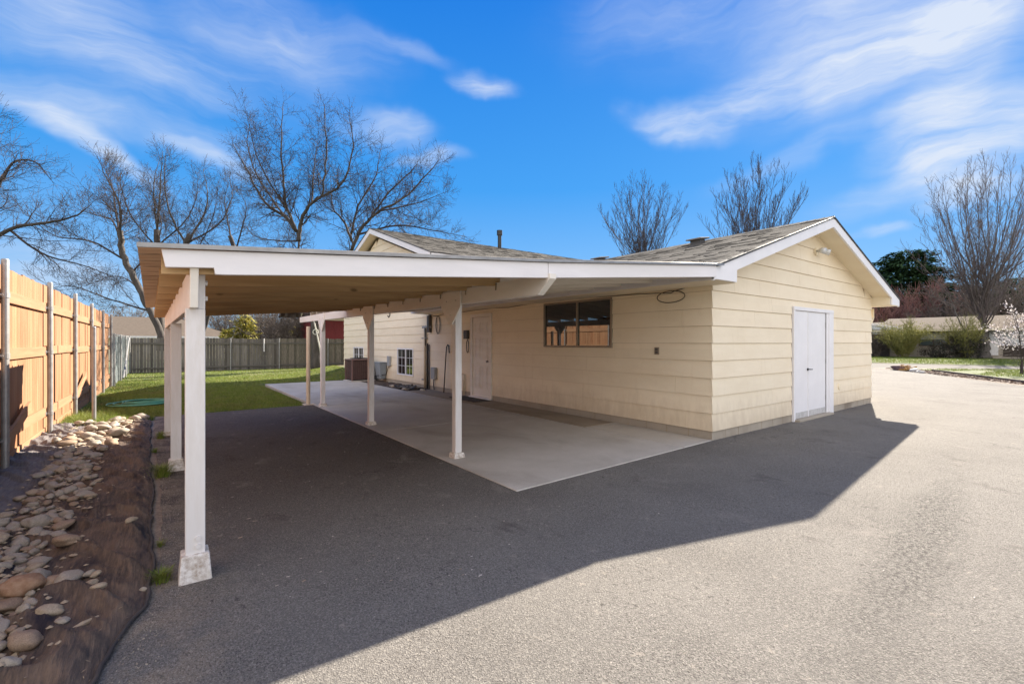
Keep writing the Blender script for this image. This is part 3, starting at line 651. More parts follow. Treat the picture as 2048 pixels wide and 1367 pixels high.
# ragged dark hem rolled up along the edge of the fabric
pts = []; rd = []
for j in range(0, NT+1, 3):
    x,y,z = fab(1, j/NT); pts.append((x+.004,y,.018+.010*mnoise.noise((0,y*5,0)))); rd.append(.010+.008*abs(mnoise.noise((0,y*3,7))))
struct(MB().tube(pts, rd, 6).build('fabric_hem', M['fabric_edge'], smooth=True))
def fab_z(x, y):
    xe = -.1; u = (x+1.55)/max(.2,(np.interp(y,[0,2.2,2.73,3.4,3.9,4.7,6,7.5,9.4,11.7],[-.9,-.42,-.25,-.10,-.07,-.10,-.11,-.17,-.20,-.24])+1.55))
    return fab(min(1,max(0,u)), min(1,max(0,(y-1.2)/10.2)))[2]
# far hills
m_ = MB(); n = 90
for i in range(n+1):
    a = R(-80+230*i/n); h = 9+6*mnoise.noise((i*.13,0,4))+3*mnoise.noise((i*.4,2,4))
    for (rr, zz) in ((520,-2),(560,h*.6),(640,h*1.25),(760,h*.9)): m_.v.append((rr*math.sin(a), rr*math.cos(a), zz))
for i in range(n):
    for k in range(3):
        a = i*4+k; m_.f.append((a,a+4,a+5,a+1))
struct(m_.build('hills', M['hill'], smooth=True))
# ------------------------------------------------------------------ the house
house = empty('house', (10.3,3.8,0), 'cream lap-sided split-level house with attached front-gabled garage and grey shingle roofs', 'house')
XW, YS, XE = 6.66, 3.80, 13.90          # west wall, south gable wall, east wall of the garage
YB, YN = 13.1, 21.9                     # main block south and north walls
ZB, CRS = .136, .2685                   # bottom of siding, exposure of a course
def sub(iv, a, b):
    out = []
    for p, q in iv:
        if b <= p or a >= q: out.append((p,q)); continue
        if a > p: out.append((p,a))
        if b < q: out.append((b,q))
    return out
def siding(name, P, t0, t1, ztop, opens, slope=None, zb=ZB, label=None, extra=None):
    """P(t, off, z) -> world. slope: (tc, ridge z, rise) clips the boards under a gable"""
    m_ = MB(); rnd = random.Random(name+str(t0)); k = 0
    z = zb
    while z < ztop-.01:
        z1 = min(z+CRS, ztop)
        zg = z+.0035
        cuts = sorted({zg, z1, *[c for o in opens for c in (o[2],o[3]) if zg < c < z1]})
        seams = [t0 + rnd.uniform(.4,3.2)]
        while seams[-1] < t1: seams.append(seams[-1]+3.66)
        for a, b in zip(cuts, cuts[1:]):
            iv = [(t0,t1)]
            for o in opens:
                if o[2] < (a+b)/2 < o[3]: iv = sub(iv, o[0], o[1])
            for s_ in seams: iv = [q for p in iv for q in ([(p[0],s_-.0012),(s_+.0012,p[1])] if p[0] < s_-.05 and p[1] > s_+.05 else [p])]
            def off(zz): return .023-.018*(zz-z)/CRS
            for p, q in iv:
                if slope:
                    tc, zr, ri = slope
                    lo = lambda zz: max(p, tc-(zr-zz)/ri); hi = lambda zz: min(q, tc+(zr-zz)/ri)
                    if hi(a)-lo(a) < .03: continue
                    pa, qa, pb, qb = lo(a), hi(a), lo(b), max(hi(b), lo(b)+.001)
                else: pa, qa, pb, qb = p, q, p, q
                m_.hexa([P(pa,0,a),P(qa,0,a),P(qa,off(a),a),P(pa,off(a),a),P(pb,0,b),P(qb,0,b),P(qb,off(b),b),P(pb,off(b),b)])
        z = z1; k += 1
    o = m_.build(name, M['siding'], house, label=label); recalc(o); return o
PS = lambda t,o,z: (t, YS-o, z)                    # south gable wall
PW = lambda t,o,z: (XW-o, t, z)                    # west wall
# cores behind the siding
LAP = plain('lap_gap_shade', (.36,.28,.18), .8)  # dark core colour stands in for the shadow under each lap
mb = MB(); mb.prism([(XW+.002,-.05),(XE,-.05),(XE,2.60),(10.28,3.765),(XW+.002,2.60)], 1, YS+.002, YB+.2)
mb.build('wall_core', LAP, house)
mb = MB(); mb.prism([(YB,-.05),(YN,-.05),(YN,4.06),((YB+YN)/2,5.50),(YB,4.06)], 0, XW+.002, 18.6)
recalc(mb.build('wall_core', LAP, house))
siding('south_siding'.replace('south_','gable_'), PS, XW-.02, XE, 3.76, [(9.40,11.38,-1,2.16)], slope=(10.28,3.765,.318))
siding('garage_siding', PW, YS-.0, YB, 2.46, [(5.75,7.68,1.39,2.335),(9.70,10.70,-1,2.24)])
siding('house_siding', PW, YB, YN, 5.5, [(14.34,15.70,.34,1.29),(19.2,20.5,.34,1.29)], slope=(17.5,5.52,.333))
# east side is a simple lap wall as well
siding('east_siding', lambda t,o,z:(XE+o,t,z), YS, YB, 2.46, [])
# concrete block foundation, individual blocks
for (t0,t1,P) in ((XW-.012,9.42,PS),(11.37,XE,PS),(YS,9.68,PW),(10.72,YB,PW),(YB,YN,PW)):
    t = t0; mb = MB()
    while t < t1:
        q = min(t+.395, t1); o_ = random.uniform(-.002,.002)
        mb.hexa([P(t+.003,-.01,-.03),P(q-.003,-.01,-.03),P(q-.003,.002+o_,-.03),P(t+.003,.002+o_,-.03),P(t+.003,-.01,ZB-.004),P(q-.003,-.01,ZB-.004),P(q-.003,.002+o_,ZB-.004),P(t+.003,.002+o_,ZB-.004)]); t += .40
    recalc(mb.build('foundation', M['block'], house))
# roofs -----------------------------------------------------------
def roof_slope(name, A, U, S, n_u, wid, length, seedn):
    """A: eave corner, U: unit vector along the eave, S: unit vector up the slope, shingle courses as thin wedges cut into tabs"""
    rnd = random.Random(seedn); m_ = MB(); A = Vector(A); U = Vector(U); S = Vector(S); Nn = U.cross(S).normalized()
    if Nn.z < 0: Nn = -Nn
    e = .143; k = 0; s = 0
    while s < length-.02:
        s1 = min(s+e+.03, length); t = -rnd.uniform(0,.3)
        while t < wid:
            w_ = rnd.choice((.16,.22,.3,.33,.4)); a = max(0,t); b = min(wid, t+w_); t += w_
            if b-a < .02: continue
            th = rnd.choice((.010,.010,.017))
            q = lambda tt, ss, hh: A+U*tt+S*ss+Nn*hh
            m_.hexa([q(a,s,0),q(b,s,0),q(b,s1,0),q(a,s1,0),q(a,s,th),q(b,s,th),q(b,s1,.003),q(a,s1,.003)])
        s += e
    o = m_.build(name, M['shingle'], house); recalc(o); return o
GS = .318; ghyp = math.sqrt(1+GS*GS); gc, gs = 1/ghyp, GS/ghyp
SL = 1/3; hyp = math.sqrt(1+SL*SL); cs, sn_ = 1/hyp, SL/hyp
GE, GY = 5.98, 3.39                       # garage eave x, rake y
RX, RZ = 10.28, 3.90
def zr(x): return RZ-abs(x-RX)*GS
r1 = roof_slope('garage_roof', (GE,GY,zr(GE)), (0,1,0), (gc,0,gs), 0, YB-GY+.3, (RX-GE)*ghyp, 1)
r2 = roof_slope('garage_roof', (14.50,GY,zr(14.5)), (0,1,0), (-gc,0,gs), 0, YB-GY+.3, (14.50-RX)*ghyp, 2)
# roof deck and underside
mb = MB(); mb.prism([(GE,zr(GE)-.03),(RX,RZ-.03),(14.5,zr(14.5)-.03),(14.5,zr(14.5)-.002),(RX,RZ-.002),(GE,zr(GE)-.002)],1,GY+.03,YB+.3)
recalc(mb.build('roof_deck', M['soffit'], house))
# ridge caps
mb = MB(); y = GY
while y < YB+.2:
    mb.hexa([(RX-.15,y,RZ-.04),(RX+.15,y,RZ-.04),(RX+.15,y+.3,RZ-.045),(RX-.15,y+.3,RZ-.045),(RX-.015,y,RZ+.022),(RX+.015,y,RZ+.022),(RX+.015,y+.3,RZ+.010),(RX-.015,y+.3,RZ+.010)]); y += .15
recalc(mb.build('ridge_cap', M['shingle'], house))
# rake boards with boxed tails
mb = MB()
for sg, xe in ((-1,GE),(1,14.5)):
    xa = RX; za = RZ-.022; xb = xe; zb_ = zr(xe)-.022
    mb.hexa([(xa,GY,za-.17),(xb,GY,zb_-.17),(xb,GY+.035,zb_-.17),(xa,GY+.035,za-.17),(xa,GY,za),(xb,GY,zb_),(xb,GY+.035,zb_),(xa,GY+.035,za)])
mb.prism([(GE,zr(GE)-.17),(6.60,zr(GE)-.17),(6.60,zr(6.6)-.15),(GE,zr(GE)-.04)],1,GY-.004,GY+.03)
mb.prism([(14.5,zr(14.5)-.17),(13.92,zr(14.5)-.17),(13.92,zr(13.92)-.15),(14.5,zr(14.5)-.04)],1,GY-.004,GY+.03)
o = mb.build('rake_board', M['trim'], house); recalc(o)
mb = MB()
for xe in (GE-.02,14.52):
    mb.hexa([(RX,GY-.018,RZ-.02),(xe,GY-.018,zr(xe)-.02),(xe,GY+.2,zr(xe)-.02),(RX,GY+.2,RZ-.02),(RX,GY-.018,RZ+.006),(xe,GY-.018,zr(xe)+.008),(xe,GY+.2,zr(xe)+.004),(RX,GY+.2,RZ+.004)])
o = mb.build('drip_edge', M['drip'], house); recalc(o)
# sloping soffit under the rake, level soffit and boxed end under the east eave
mb = MB()
mb.hexa([(RX,GY+.035,RZ-.15),(6.6,GY+.035,zr(6.6)-.15),(6.6,YS,zr(6.6)-.15),(RX,YS,RZ-.15),(RX,GY+.035,RZ-.13),(6.6,GY+.035,zr(6.6)-.13),(6.6,YS,zr(6.6)-.13),(RX,YS,RZ-.13)])
mb.hexa([(RX,GY+.035,RZ-.15),(13.92,GY+.035,zr(13.92)-.15),(13.92,YS,zr(13.92)-.15),(RX,YS,RZ-.15),(RX,GY+.035,RZ-.13),(13.92,GY+.035,zr(13.92)-.13),(13.92,YS,zr(13.92)-.13),(RX,YS,RZ-.13)])
mb.box(13.93,GY+.036,zr(14.5)-.17,14.47,YB,zr(14.5)-.15)
mb.box(13.90,GY+.037,zr(14.5)-.168,13.929,YS+.05,zr(13.9)-.12)
mb.box(6.601,GY+.037,zr(6.6)-.30,6.625,YS+.05,zr(6.6)-.12)
mb.box(6.05,GY+.036,zr(GE)-.175,6.655,YB,zr(GE)-.16)
o = mb.build('soffit', M['soffit'], house); recalc(o)
mb = MB(); mb.box(14.47,GY+.036,zr(14.5)-.175,14.50,YB,zr(14.5)-.035); mb.build('fascia', M['trim'], house); mb = MB(); mb.box(GE,GY+.036,zr(GE)-.175,GE+.03,YB,zr(GE)-.03)
mb.build('fascia', M['trim'], house)
# gutter and downspout elbow on the east side
mb = MB(); mb.box(14.505,GY+.2,zr(14.5)-.15,14.60,YB,zr(14.5)-.04); mb.build('gutter', M['soffit'], house)
MB().tube([(14.42,GY+.52,2.34),(14.42,GY+.52,2.22),(14.36,GY+.5,2.12),(14.1,GY+.47,1.98),(14.0,YS+.1,1.9),(14.0,YS+.1,.1)],.036,10).build('downspout', M['soffit'], house, smooth=True)
# two box vents near the ridge
for vy in (5.95, 8.95):
    v = MB().prism([(9.70,zr(9.70)-.02),(9.92,zr(9.92)-.02),(9.92,zr(9.8)+.10),(9.70,zr(9.8)+.10)],1,vy-.12,vy+.12)
    v.v = [(a,b,c) for a,b,c in v.v]
    vo_ = v.build('roof_vent', M['darkbox'], house); recalc(vo_)
    MB().hexa([(9.61,vy-.19,zr(9.8)+.075),(10.01,vy-.19,zr(9.8)+.13),(10.01,vy+.19,zr(9.8)+.13),(9.61,vy+.19,zr(9.8)+.075),(9.62,vy-.18,zr(9.8)+.11),(10.0,vy-.18,zr(9.8)+.165),(10.0,vy+.18,zr(9.8)+.165),(9.62,vy+.18,zr(9.8)+.11)]).build('vent_hood', plain('weathered_vent_hood',(.17,.15,.13),.8), vo_, bevel=.01)
# main block roof: ridge runs away to the east
MX = 6.28; MR = 17.5; MZ = 5.88; e0 = 12.42; e1 = 22.58; x1 = 19.2
def zm(y): return MZ-abs(y-MR)*SL
roof_slope('main_roof', (MX,e0,zm(e0)), (1,0,0), (0,cs,sn_), 0, x1-MX, (MR-e0)*hyp, 3)
mb = MB(); mb.hexa([(MX,MR,MZ-.02),(x1,MR,MZ-.02),(x1,e1,zm(e1)-.02),(MX,e1,zm(e1)-.02),(MX,MR,MZ+.006),(x1,MR,MZ+.006),(x1,e1,zm(e1)),(MX,e1,zm(e1))])
recalc(mb.build('main_roof', M['shingle'], house))
mb = MB(); mb.prism([(e0,zm(e0)-.03),(MR,MZ-.03),(e1,zm(e1)-.03),(e1,zm(e1)-.022),(MR,MZ-.004),(e0,zm(e0)-.002)],0,MX+.03,x1)
recalc(mb.build('roof_deck', M['soffit'], house))
mb = MB()
for ye in (e0,e1):
    mb.hexa([(MX,MR,MZ-.21),(MX,ye,zm(ye)-.21),(MX+.035,ye,zm(ye)-.21),(MX+.035,MR,MZ-.21),(MX,MR,MZ-.024),(MX,ye,zm(ye)-.024),(MX+.035,ye,zm(ye)-.024),(MX+.035,MR,MZ-.024)])
mb.prism([(e0,zm(e0)-.20),(13.08,zm(e0)-.20),(13.08,zm(13.08)-.16),(e0,zm(e0)-.04)],0,MX-.004,MX+.03)
recalc(mb.build('rake_board', M['trim'], house))
mb = MB()
for ye in (e0-.02,e1+.02):
    mb.hexa([(MX-.018,MR,MZ-.022),(MX-.018,ye,zm(ye)-.022),(MX+.2,ye,zm(ye)-.022),(MX+.2,MR,MZ-.022),(MX-.018,MR,MZ+.006),(MX-.018,ye,zm(ye)+.006),(MX+.2,ye,zm(ye)+.004),(MX+.2,MR,MZ+.004)])
mb.box(MX+.2,e0-.014,zm(e0)-.022,x1,e0+.004,zm(e0)+.004)
recalc(mb.build('drip_edge', M['drip'], house))
mb = MB(); mb.box(MX+.04,e0,zm(e0)-.19,x1,e0+.03,zm(e0)-.024); mb.build('fascia', M['trim'], house)
mb = MB()
for yo in (13.06,21.94):
    mb.hexa([(MX+.035,MR,MZ-.19),(MX+.035,yo,zm(yo)-.19),(XW,yo,zm(yo)-.19),(XW,MR,MZ-.19),(MX+.035,MR,MZ-.17),(MX+.035,yo,zm(yo)-.17),(XW,yo,zm(yo)-.17),(XW,MR,MZ-.17)])
mb.box(MX+.04,e0+.03,zm(e0)-.20,x1,13.06,zm(e0)-.185)
recalc(mb.build('soffit', M['soffit'], house))
# south upper wall of main block is part of the core; black flue pipe
fl = MB().tube([(12.05,17.0,5.6),(12.05,17.0,6.42)],.085,16).build('flue_pipe', M['black'], house, smooth=False)
MB().tube([(12.05,17.0,6.30),(12.05,17.0,6.52)],.125,16).build('flue_cap', M['black'], fl)
# double service door in the gable wall
mb = MB()
mb.box(9.425,YS-.045,.0,9.495,YS-.0,2.10).box(9.425,YS-.050,2.101,11.37,YS-.0,2.17).box(11.135,YS-.045,-.01,11.37,YS-.0,2.10).box(11.03,YS-.030,.0,11.134,YS,2.10)
mb.build('door_frame', M['trim'], house, bevel=.004)
mb = MB(); mb.box(9.46,YS-.13,-.02,11.14,YS-.0,.035); mb.build('door_sill', M['block'], house, bevel=.006)
d1 = MB().box(9.50,YS-.024,.04,10.115,YS-.003,2.095).build('door', M['trim'], house, bevel=.003)
d2 = MB().box(10.125,YS-.020,.04,10.985,YS-.003,2.095).build('door', M['trim'], house, bevel=.003)
MB().box(10.99,YS-.012,.04,11.026,YS-.003,2.095).build('door_gap', M['darkbox'], house)
MB().box(10.095,YS-.034,.04,10.122,YS-.0245,2.09).build('astragal', M['trim'], d1)
kp = pm('grey_kick_panel', (.55,.54,.53), (.44,.43,.41), 12, .7)
MB().box(9.505,YS-.0275,.045,10.09,YS-.0245,.155).build('kick_plate', kp, d1)
MB().box(10.13,YS-.0235,.045,10.98,YS-.0205,.155).build('kick_plate', kp, d2)
for hx,par in ((9.506,d1),(10.978,d2)):
    for hz in (.35,1.1,1.85): MB().box(hx-.006,YS-.032,hz-.05,hx+.006,YS-.0245,hz+.05).build('hinge', M['galv'], par)
h = MB(); h.tube([(10.07,YS-.03,.965),(10.07,YS-.045,.965)],.024,14).tube([(10.07,YS-.055,.965),(10.07,YS-.08,.965),(10.17,YS-.08,.962)],.009,8); h.build('handle', M['black'], d1, smooth=False)
# flood light, vent cover
fx = MB(); fx.tube([(10.50,YS-.01,3.32),(10.50,YS-.05,3.32)],.075,16); fxo = fx.build('flood_light', M['soffit'], house)
lb = plain('lamp_glass', (.62,.62,.60), .15)
for dx in (-.06,.075):
    MB().tube([(10.50+dx*.5,YS-.05,3.32),(10.50+dx,YS-.10,3.33),(10.50+dx*1.6,YS-.16,3.31),(10.50+dx*2.0,YS-.22,3.29)],[.02,.025,.055,.062],12).build('lamp_head', lb, fxo, smooth=True)
MB().tube([(11.76,YS-.015,.53),(11.76,YS-.035,.53)],[.068,.062],18).build('vent_cover', M['soffit'], house)
# sliding window in the garage wall
def window(y0,y1,z0,z1,fm,out,mid,grid_n,rows,fw=.04,pane_off=.006):
    f = MB(); a = XW-.0; 
    f.box(a-out,y0,z0,a,y0+fw,z1).box(a-out,y1-fw,z0,a,y1,z1).box(a-out,y0+fw,z0,a,y1-fw,z0+fw).box(a-out,y0+fw,z1-fw,a,y1-fw,z1)
    f.box(a-out+.004,mid-.022,z0+fw,a,mid+.022,z1-fw)
    w_ = f.build('window', fm, house, bevel=.003)
    MB().box(a-pane_off,y0+fw*.5,z0+fw*.5,a+.001,y1-fw*.5,z1-fw*.5).build('pane', M['glass'], w_)
    g = MB()
    for s0,s1 in ((y0+fw,mid-.022),(mid+.022,y1-fw)):
        for k in range(1,grid_n): t = s0+(s1-s0)*k/grid_n; g.box(a-pane_off-.006,t-.006,z0+fw,a-pane_off-.0005,t+.006,z1-fw)
        for k in range(1,rows): zz = z0+fw+(z1-z0-2*fw)*k/rows; g.box(a-pane_off-.0055,s0,zz-.006,a-pane_off-.0003,s1,zz+.006)
    if grid_n > 1: g.build('muntin', fm, w_)
    return w_
window(5.75,7.68,1.395,2.33,M['bronze'],.040,6.66,1,1,.035)
window(14.35,15.69,.345,1.285,M['trim'],.040,14.98,2,3,.045)
window(19.21,20.49,.345,1.285,M['trim'],.040,19.85,2,3,.045)
# six panel door
mb = MB(); mb.box(XW-.05,9.70,.02,XW,9.78,2.155).box(XW-.05,10.62,.02,XW,10.70,2.155).box(XW-.052,9.70,2.156,XW,10.70,2.24).box(XW-.012,9.78,.04,XW-.001,9.80,2.15).box(XW-.012,10.60,.04,XW-.001,10.62,2.15)
mb.build('door_frame', M['beam_paint'], house, bevel=.004)
mb = MB(); mb.box(XW-.11,9.70,.0,XW,10.70,.055); mb.build('door_sill', M['trim'], house, bevel=.005)
door = MB().box(XW-.012,9.802,.058,XW-.002,10.598,2.148).build('door', M['beam_paint'], house)
mb = MB()
for (a,b) in ((.11,.44),(.50,.83)):
    pass
for (ya,yb) in ((9.90,10.15),(10.25,10.50)):
    for (za,zb_) in ((.26,.86),(1.02,1.62),(1.74,2.02)):
        # raised rim and field of each panel
        r_ = .022
        mb.box(XW-.022,ya,za,XW-.0125,yb,za+r_).box(XW-.022,ya,zb_-r_,XW-.0125,yb,zb_).box(XW-.022,ya,za+r_,XW-.0125,ya+r_,zb_-r_).box(XW-.022,yb-r_,za+r_,XW-.0125,yb,zb_-r_)
        mb.box(XW-.021,ya+.05,za+.05,XW-.0125,yb-.05,zb_-.05)
mb.build('door_panel', M['beam_paint'], door, bevel=.002)
MB().tube([(XW-.013,9.87,1.0),(XW-.05,9.87,1.0),(XW-.055,9.87,1.0),(XW-.085,9.87,1.0)],[.012,.012,.03,.022],12).build('door_knob', M['galv'], door, smooth=True)
# services on the west wall ------------------------------------------------
ot = MB().box(XW-.030,4.73,1.29,XW-.012,4.82,1.41).build('outlet_cover', M['bronze'], house, bevel=.004)
MB().box(XW-.036,4.75,1.355,XW-.0305,4.80,1.395).box(XW-.036,4.75,1.305,XW-.0305,4.80,1.345).build('socket', M['darkbox'], ot)
MB().box(XW-.10,10.80,1.585,XW-.012,10.98,1.82).build('control_box', M['darkbox'], house, bevel=.008)
lp = [(XW-.05,10.84+.06*math.sin(t),1.38+.17*math.cos(t)) for t in np.linspace(0,4*math.pi,40)]
MB().tube([(XW-.05,10.86,1.585),(XW-.05,10.85,1.56)]+lp,.010,6).build('hanging_cord', M['cable'], house, smooth=True)
# hose bib riser
MB().tube([(XW-.05,11.0,.05),(XW-.05,11.0,.60),(XW-.09,11.05,.63),(XW-.10,11.1,.55)],.016,8).build('water_pipe', M['pipecream'], house, smooth=True)
MB().tube([(XW-.05,11.06,.05),(XW-.05,11.06,.45)],.012,8).build('water_pipe', M['pipecream'], house, smooth=True)
# electrical service cluster at the corner of main block and garage
svc = [('conduit',M['pipecream'],[(XW-.06,13.42,.0),(XW-.06,13.42,1.95)],.034),
       ('conduit',M['pipeblack'],[(XW-.05,13.26,.0),(XW-.05,13.26,1.42),(XW-.04,13.27,1.44)],.026),
       ('conduit',M['pipeblack'],[(XW-.05,13.14,.02),(XW-.05,13.14,1.42)],.018),
       ('conduit',M['darkbox'],[(XW-.07,13.36,1.40),(XW-.08,13.36,1.95)],.020),
       ('conduit',M['greybox'],[(XW-.06,13.08,1.95),(XW-.06,13.08,2.45)],.036)]
for nme, mt, pp, r_ in svc: MB().tube(pp,r_,10).build(nme, mt, house, smooth=True)
MB().box(XW-.13,13.02,1.80,XW-.02,13.15,2.32).build('service_box', M['darkbox'], house, bevel=.01)
for a_,b_,z_,r_ in ((13.55,13.0,1.97,.040),(13.62,13.28,1.62,.022),(13.50,13.62,.30,.025)):
    MB().tube([(XW-.06,a_,z_),(XW-.06,b_,z_)],r_,10).build('pipe_fitting', M['greybox'], house, smooth=True)
mbx = MB().box(XW-.12,12.66,.36,XW-.012,12.92,.72).build('meter_box', M['greybox'], house, bevel=.02)
MB().tube([(XW-.06,12.80,.36),(XW-.07,12.80,.24),(XW-.05,12.84,.15),(XW-.06,12.78,.04)],.016,6).build('meter_lead', M['pipeblack'], mbx, smooth=True)
lp = [(XW-.05,12.55+.15*math.sin(t)*(1-.02*t),2.02+.27*math.cos(t)) for t in np.linspace(0,4*math.pi,44)]
MB().tube([(XW-.04,12.9,2.30)]+lp,.010,6).build('coiled_cable', M['cable'], house, smooth=True)
MB().tube([(XW-.045,13.0,2.39),(XW-.09,13.0,2.39)],.032,10).build('camera_dome', M['black'], house)
# long black cable drooping along the wall and its loop
cbp = [(XW-.03,12.55,2.30),(XW-.03,12.0,2.34),(XW-.03,11.2,2.33),(XW-.035,10.4,2.35),(XW-.035,9.6,2.36),(XW-.03,9.0,2.33),(XW-.03,8.4,2.36),(XW-.045,7.7,2.365),(XW-.045,6.6,2.37),(XW-.03,5.72,2.35),(XW-.03,5.2,2.34),(XW-.03,4.75,2.32),(XW-.03,4.5,2.30)]
lp = [(XW-.035,4.50-.26*math.sin(t),2.24+.095*math.cos(t)) for t in np.linspace(.3,2.1*math.pi,30)]
MB().tube(cbp+lp+[(XW-.03,4.2,2.37),(XW-.03,4.0,2.40)],.0065,6).build('wall_cable', M['cable'], house, smooth=True)
MB().tube([(XW-.03,6.95,2.40),(XW-.05,4.8,2.405),(XW-.03,4.62,2.40)],.006,6).build('wall_cable', M['cable'], house, smooth=True)
# ------------------------------------------------------------------ carport
cp = empty('carport', (1.5,6.6,0), 'white-painted timber carport with corrugated lean-to roof attached to the garage', 'carport')
def zt(x): return 2.04+.0762*(x+.05) if x < 2.96 else 2.04+.0762*3.01+(x-2.96)*.089    # top of rafters
def xl(y): return -.0205*(y-3.4)                        # the left row drifts a little
# corrugated roof sheet
def corrugated(Y0, Y1, xs):
    m_ = MB(); ny = int((Y1-Y0)/.011); nx = len(xs)
    for j in range(ny+1):
        y = Y0+(Y1-Y0)*j/ny; q_ = abs(((y-3.43)/.305)%1-.5)*2; c = .006+.020*max(0,min(1,(q_-.80)/.10))+.003*max(0,min(1,(.12-q_)/.06))
        for t in (0,1):
            for x in xs:
                m_.v.append((x+xl(y) if x < 0 else x,y,zt(x)+.013+c+.0025*t))
    for j in range(ny):
        a = j*2*nx; b = (j+1)*2*nx
        for i in range(nx-1):
            m_.f += [(a+i,b+i,b+i+1,a+i+1),(a+nx+i,a+nx+i+1,b+nx+i+1,b+nx+i)]
        m_.f += [(a,a+nx,b+nx,b),(a+nx-1,b+nx-1,b+2*nx-1,a+2*nx-1)]
    return m_.build('roof_sheet', M['roofmetal'], cp, smooth=True)
xs = [-.13, 1.0, 2.1, 2.96, 4.0, 5.0, 6.16]
corrugated(3.355, 9.52, xs[:4])
corrugated(3.355, 13.05, xs[3:])
mb = MB()
for xa, xb in zip(xs, xs[1:]):
    xa_ = xa if xa > 0 else xa
    mb.hexa([(xa_,3.335,zt(xa)+.000),(xb,3.335,zt(xb)+.000),(xb,3.352,zt(xb)),(xa_,3.352,zt(xa)),(xa_,3.335,zt(xa)+.026),(xb,3.335,zt(xb)+.026),(xb,3.42,zt(xb)+.0265),(xa_,3.42,zt(xa)+.0265)])
recalc(mb.build('roof_edge_flashing', M['galv'], cp))
# front fascia (notched over the left beam) in two lengths
mb = MB()
FA = lambda x, d: (x, zt(x)-d)
mb.prism([FA(-.02,.004),FA(.9,.004),FA(2.955,.004),FA(2.955,.150),FA(.30,.150),(.245,zt(.245)-.148),(.238,zt(.238)-.108),FA(.0,.108)],1,3.36,3.40)
recalc(mb.build('fascia', M['white_h'], cp, bevel=.003))
mb = MB(); mb.prism([FA(2.962,.004),FA(5.0,.004),FA(6.0,.004),FA(6.0,.156),FA(2.962,.150)],1,3.36,3.40)
recalc(mb.build('fascia', M['white_h'], cp, bevel=.003))
# rafters
for k in range(11):
    y = 3.66+.605*k if k else 3.45; y = min(y, 9.47)
    x0 = -.02+xl(y); x1_ = 3.04-random.uniform(0,.03) if k else 2.6
    mb = MB(); mb.prism([(x0,zt(x0)-.003),(x1_,zt(x1_)-.003),(x1_,zt(x1_)-.14),(x0,zt(x0)-.14)],1,y-.019,y+.019)
    recalc(mb.build('rafter', M['rafter'], cp, bevel=.002))
for k in range(16):
    y = 3.80+.605*k
    mb = MB(); mb.prism([(3.045,zt(3.045)-.004),(6.04,zt(6.04)-.004),(6.04,zt(6.04)-.13),(3.045,zt(3.045)-.13)],1,y-.019,y+.019)
    recalc(mb.build('rafter', M['white_rafter'], cp, bevel=.002, label='white painted rafter nearest the garage wall side' if False else None))
# beams
lb0, lb1 = (.145,3.39), (.01,9.70)
mb = MB(); 
def bx_(x,y,z): return (x,y,z)
w_ = .045
def lx(y): return .140+xl(y)
zt0 = zt(.14)-.14; 
mb.hexa([(lx(3.39)-w_/2,3.44,zt0-.205),(lx(3.39)+w_/2,3.44,zt0-.205),(lx(9.5)+w_/2,9.50,zt0-.190),(lx(9.5)-w_/2,9.50,zt0-.190),(lx(3.39)-w_/2,3.385,zt0+.035),(lx(3.39)+w_/2,3.385,zt0+.035),(lx(9.5)+w_/2,9.50,zt0+.005),(lx(9.5)-w_/2,9.50,zt0+.005)])
recalc(mb.build('beam', M['beam_paint'], cp, bevel=.005))
xr = lambda y: 2.985-.006*(y-5.2)
zrb = zt(2.98)-.14
mb = MB(); w_ = .04
pl = [(3.33,zrb+.03),(3.33,zrb-.02),(3.52,zrb-.165),(6.9,zrb-.150),(10.2,zrb-.13),(13.4,zrb-.11),(13.4,zrb+.03),(10.0,zrb+.03)]
n = len(pl)
mb.v = [(xr(y)-w_,y,z) for y,z in pl]+[(xr(y)+w_,y,z) for y,z in pl]
mb.f = [tuple(range(n)),tuple(reversed(range(n,2*n)))]+[(i,(i+1)%n,n+(i+1)%n,n+i) for i in range(n)]
mb.f[0] = tuple(range(n))
bm_ = mb.build('beam', M['beam_paint'], cp, bevel=.003); recalc(bm_)
# rusty joist hooks on the right hand beam
for y in (4.22,4.86,5.5,6.1,6.7,7.3,7.9,8.6):
    MB().tube([(xr(y)-.045,y,zrb+.02),(xr(y)-.052,y,zrb-.02),(xr(y)-.05,y+.005,zrb-.055)],.008,6).build('joist_hook', M['bronze'], bm_)
# hooks under the beam
MB().tube([(2.98,7.35,zrb-.14),(2.98,7.35,zrb-.19),(2.98,7.40,zrb-.22),(2.98,7.45,zrb-.19)],.008,6).build('hook', M['cable'], bm_)
# posts and footings
def post(x, y, zt_, yw=.090, name='post', foot=True, fw=.085, zf=.13, hw_=.046):
    h = hw_
    p = MB().box(x-h,y-h,zf-.01 if foot else 0,x+h,y+h,zt_).build('post', M['white'], cp, bevel=.004)
    if foot:
        a, b = fw, fw*.82
        MB().hexa([(x-a,y-a,-.02),(x+a,y-a,-.02),(x+a,y+a,-.02),(x-a,y+a,-.02),(x-b,y-b,zf),(x+b,y-b,zf),(x+b,y+b,zf),(x-b,y+b,zf)]).build('footing', M['footing'], p, bevel=.008)
    return p
p1 = post(.151,3.585,zt0-.205,fw=.090,zf=.165,hw_=.0525)
MB().box(.165,3.540,zt0-.205,.2035,3.630,zt(.19)-.02).build('post_tenon', M['white'], p1, bevel=.003)
for zz in (1.90-.02,1.80-.02,.26,.21):
    MB().tube([(.165 if zz < 1 else .203,3.533 if zz<1 else 3.585,zz),(.165 if zz<1 else .218,3.522 if zz<1 else 3.585,zz)],.016,6).build('bolt', M['white'], p1)
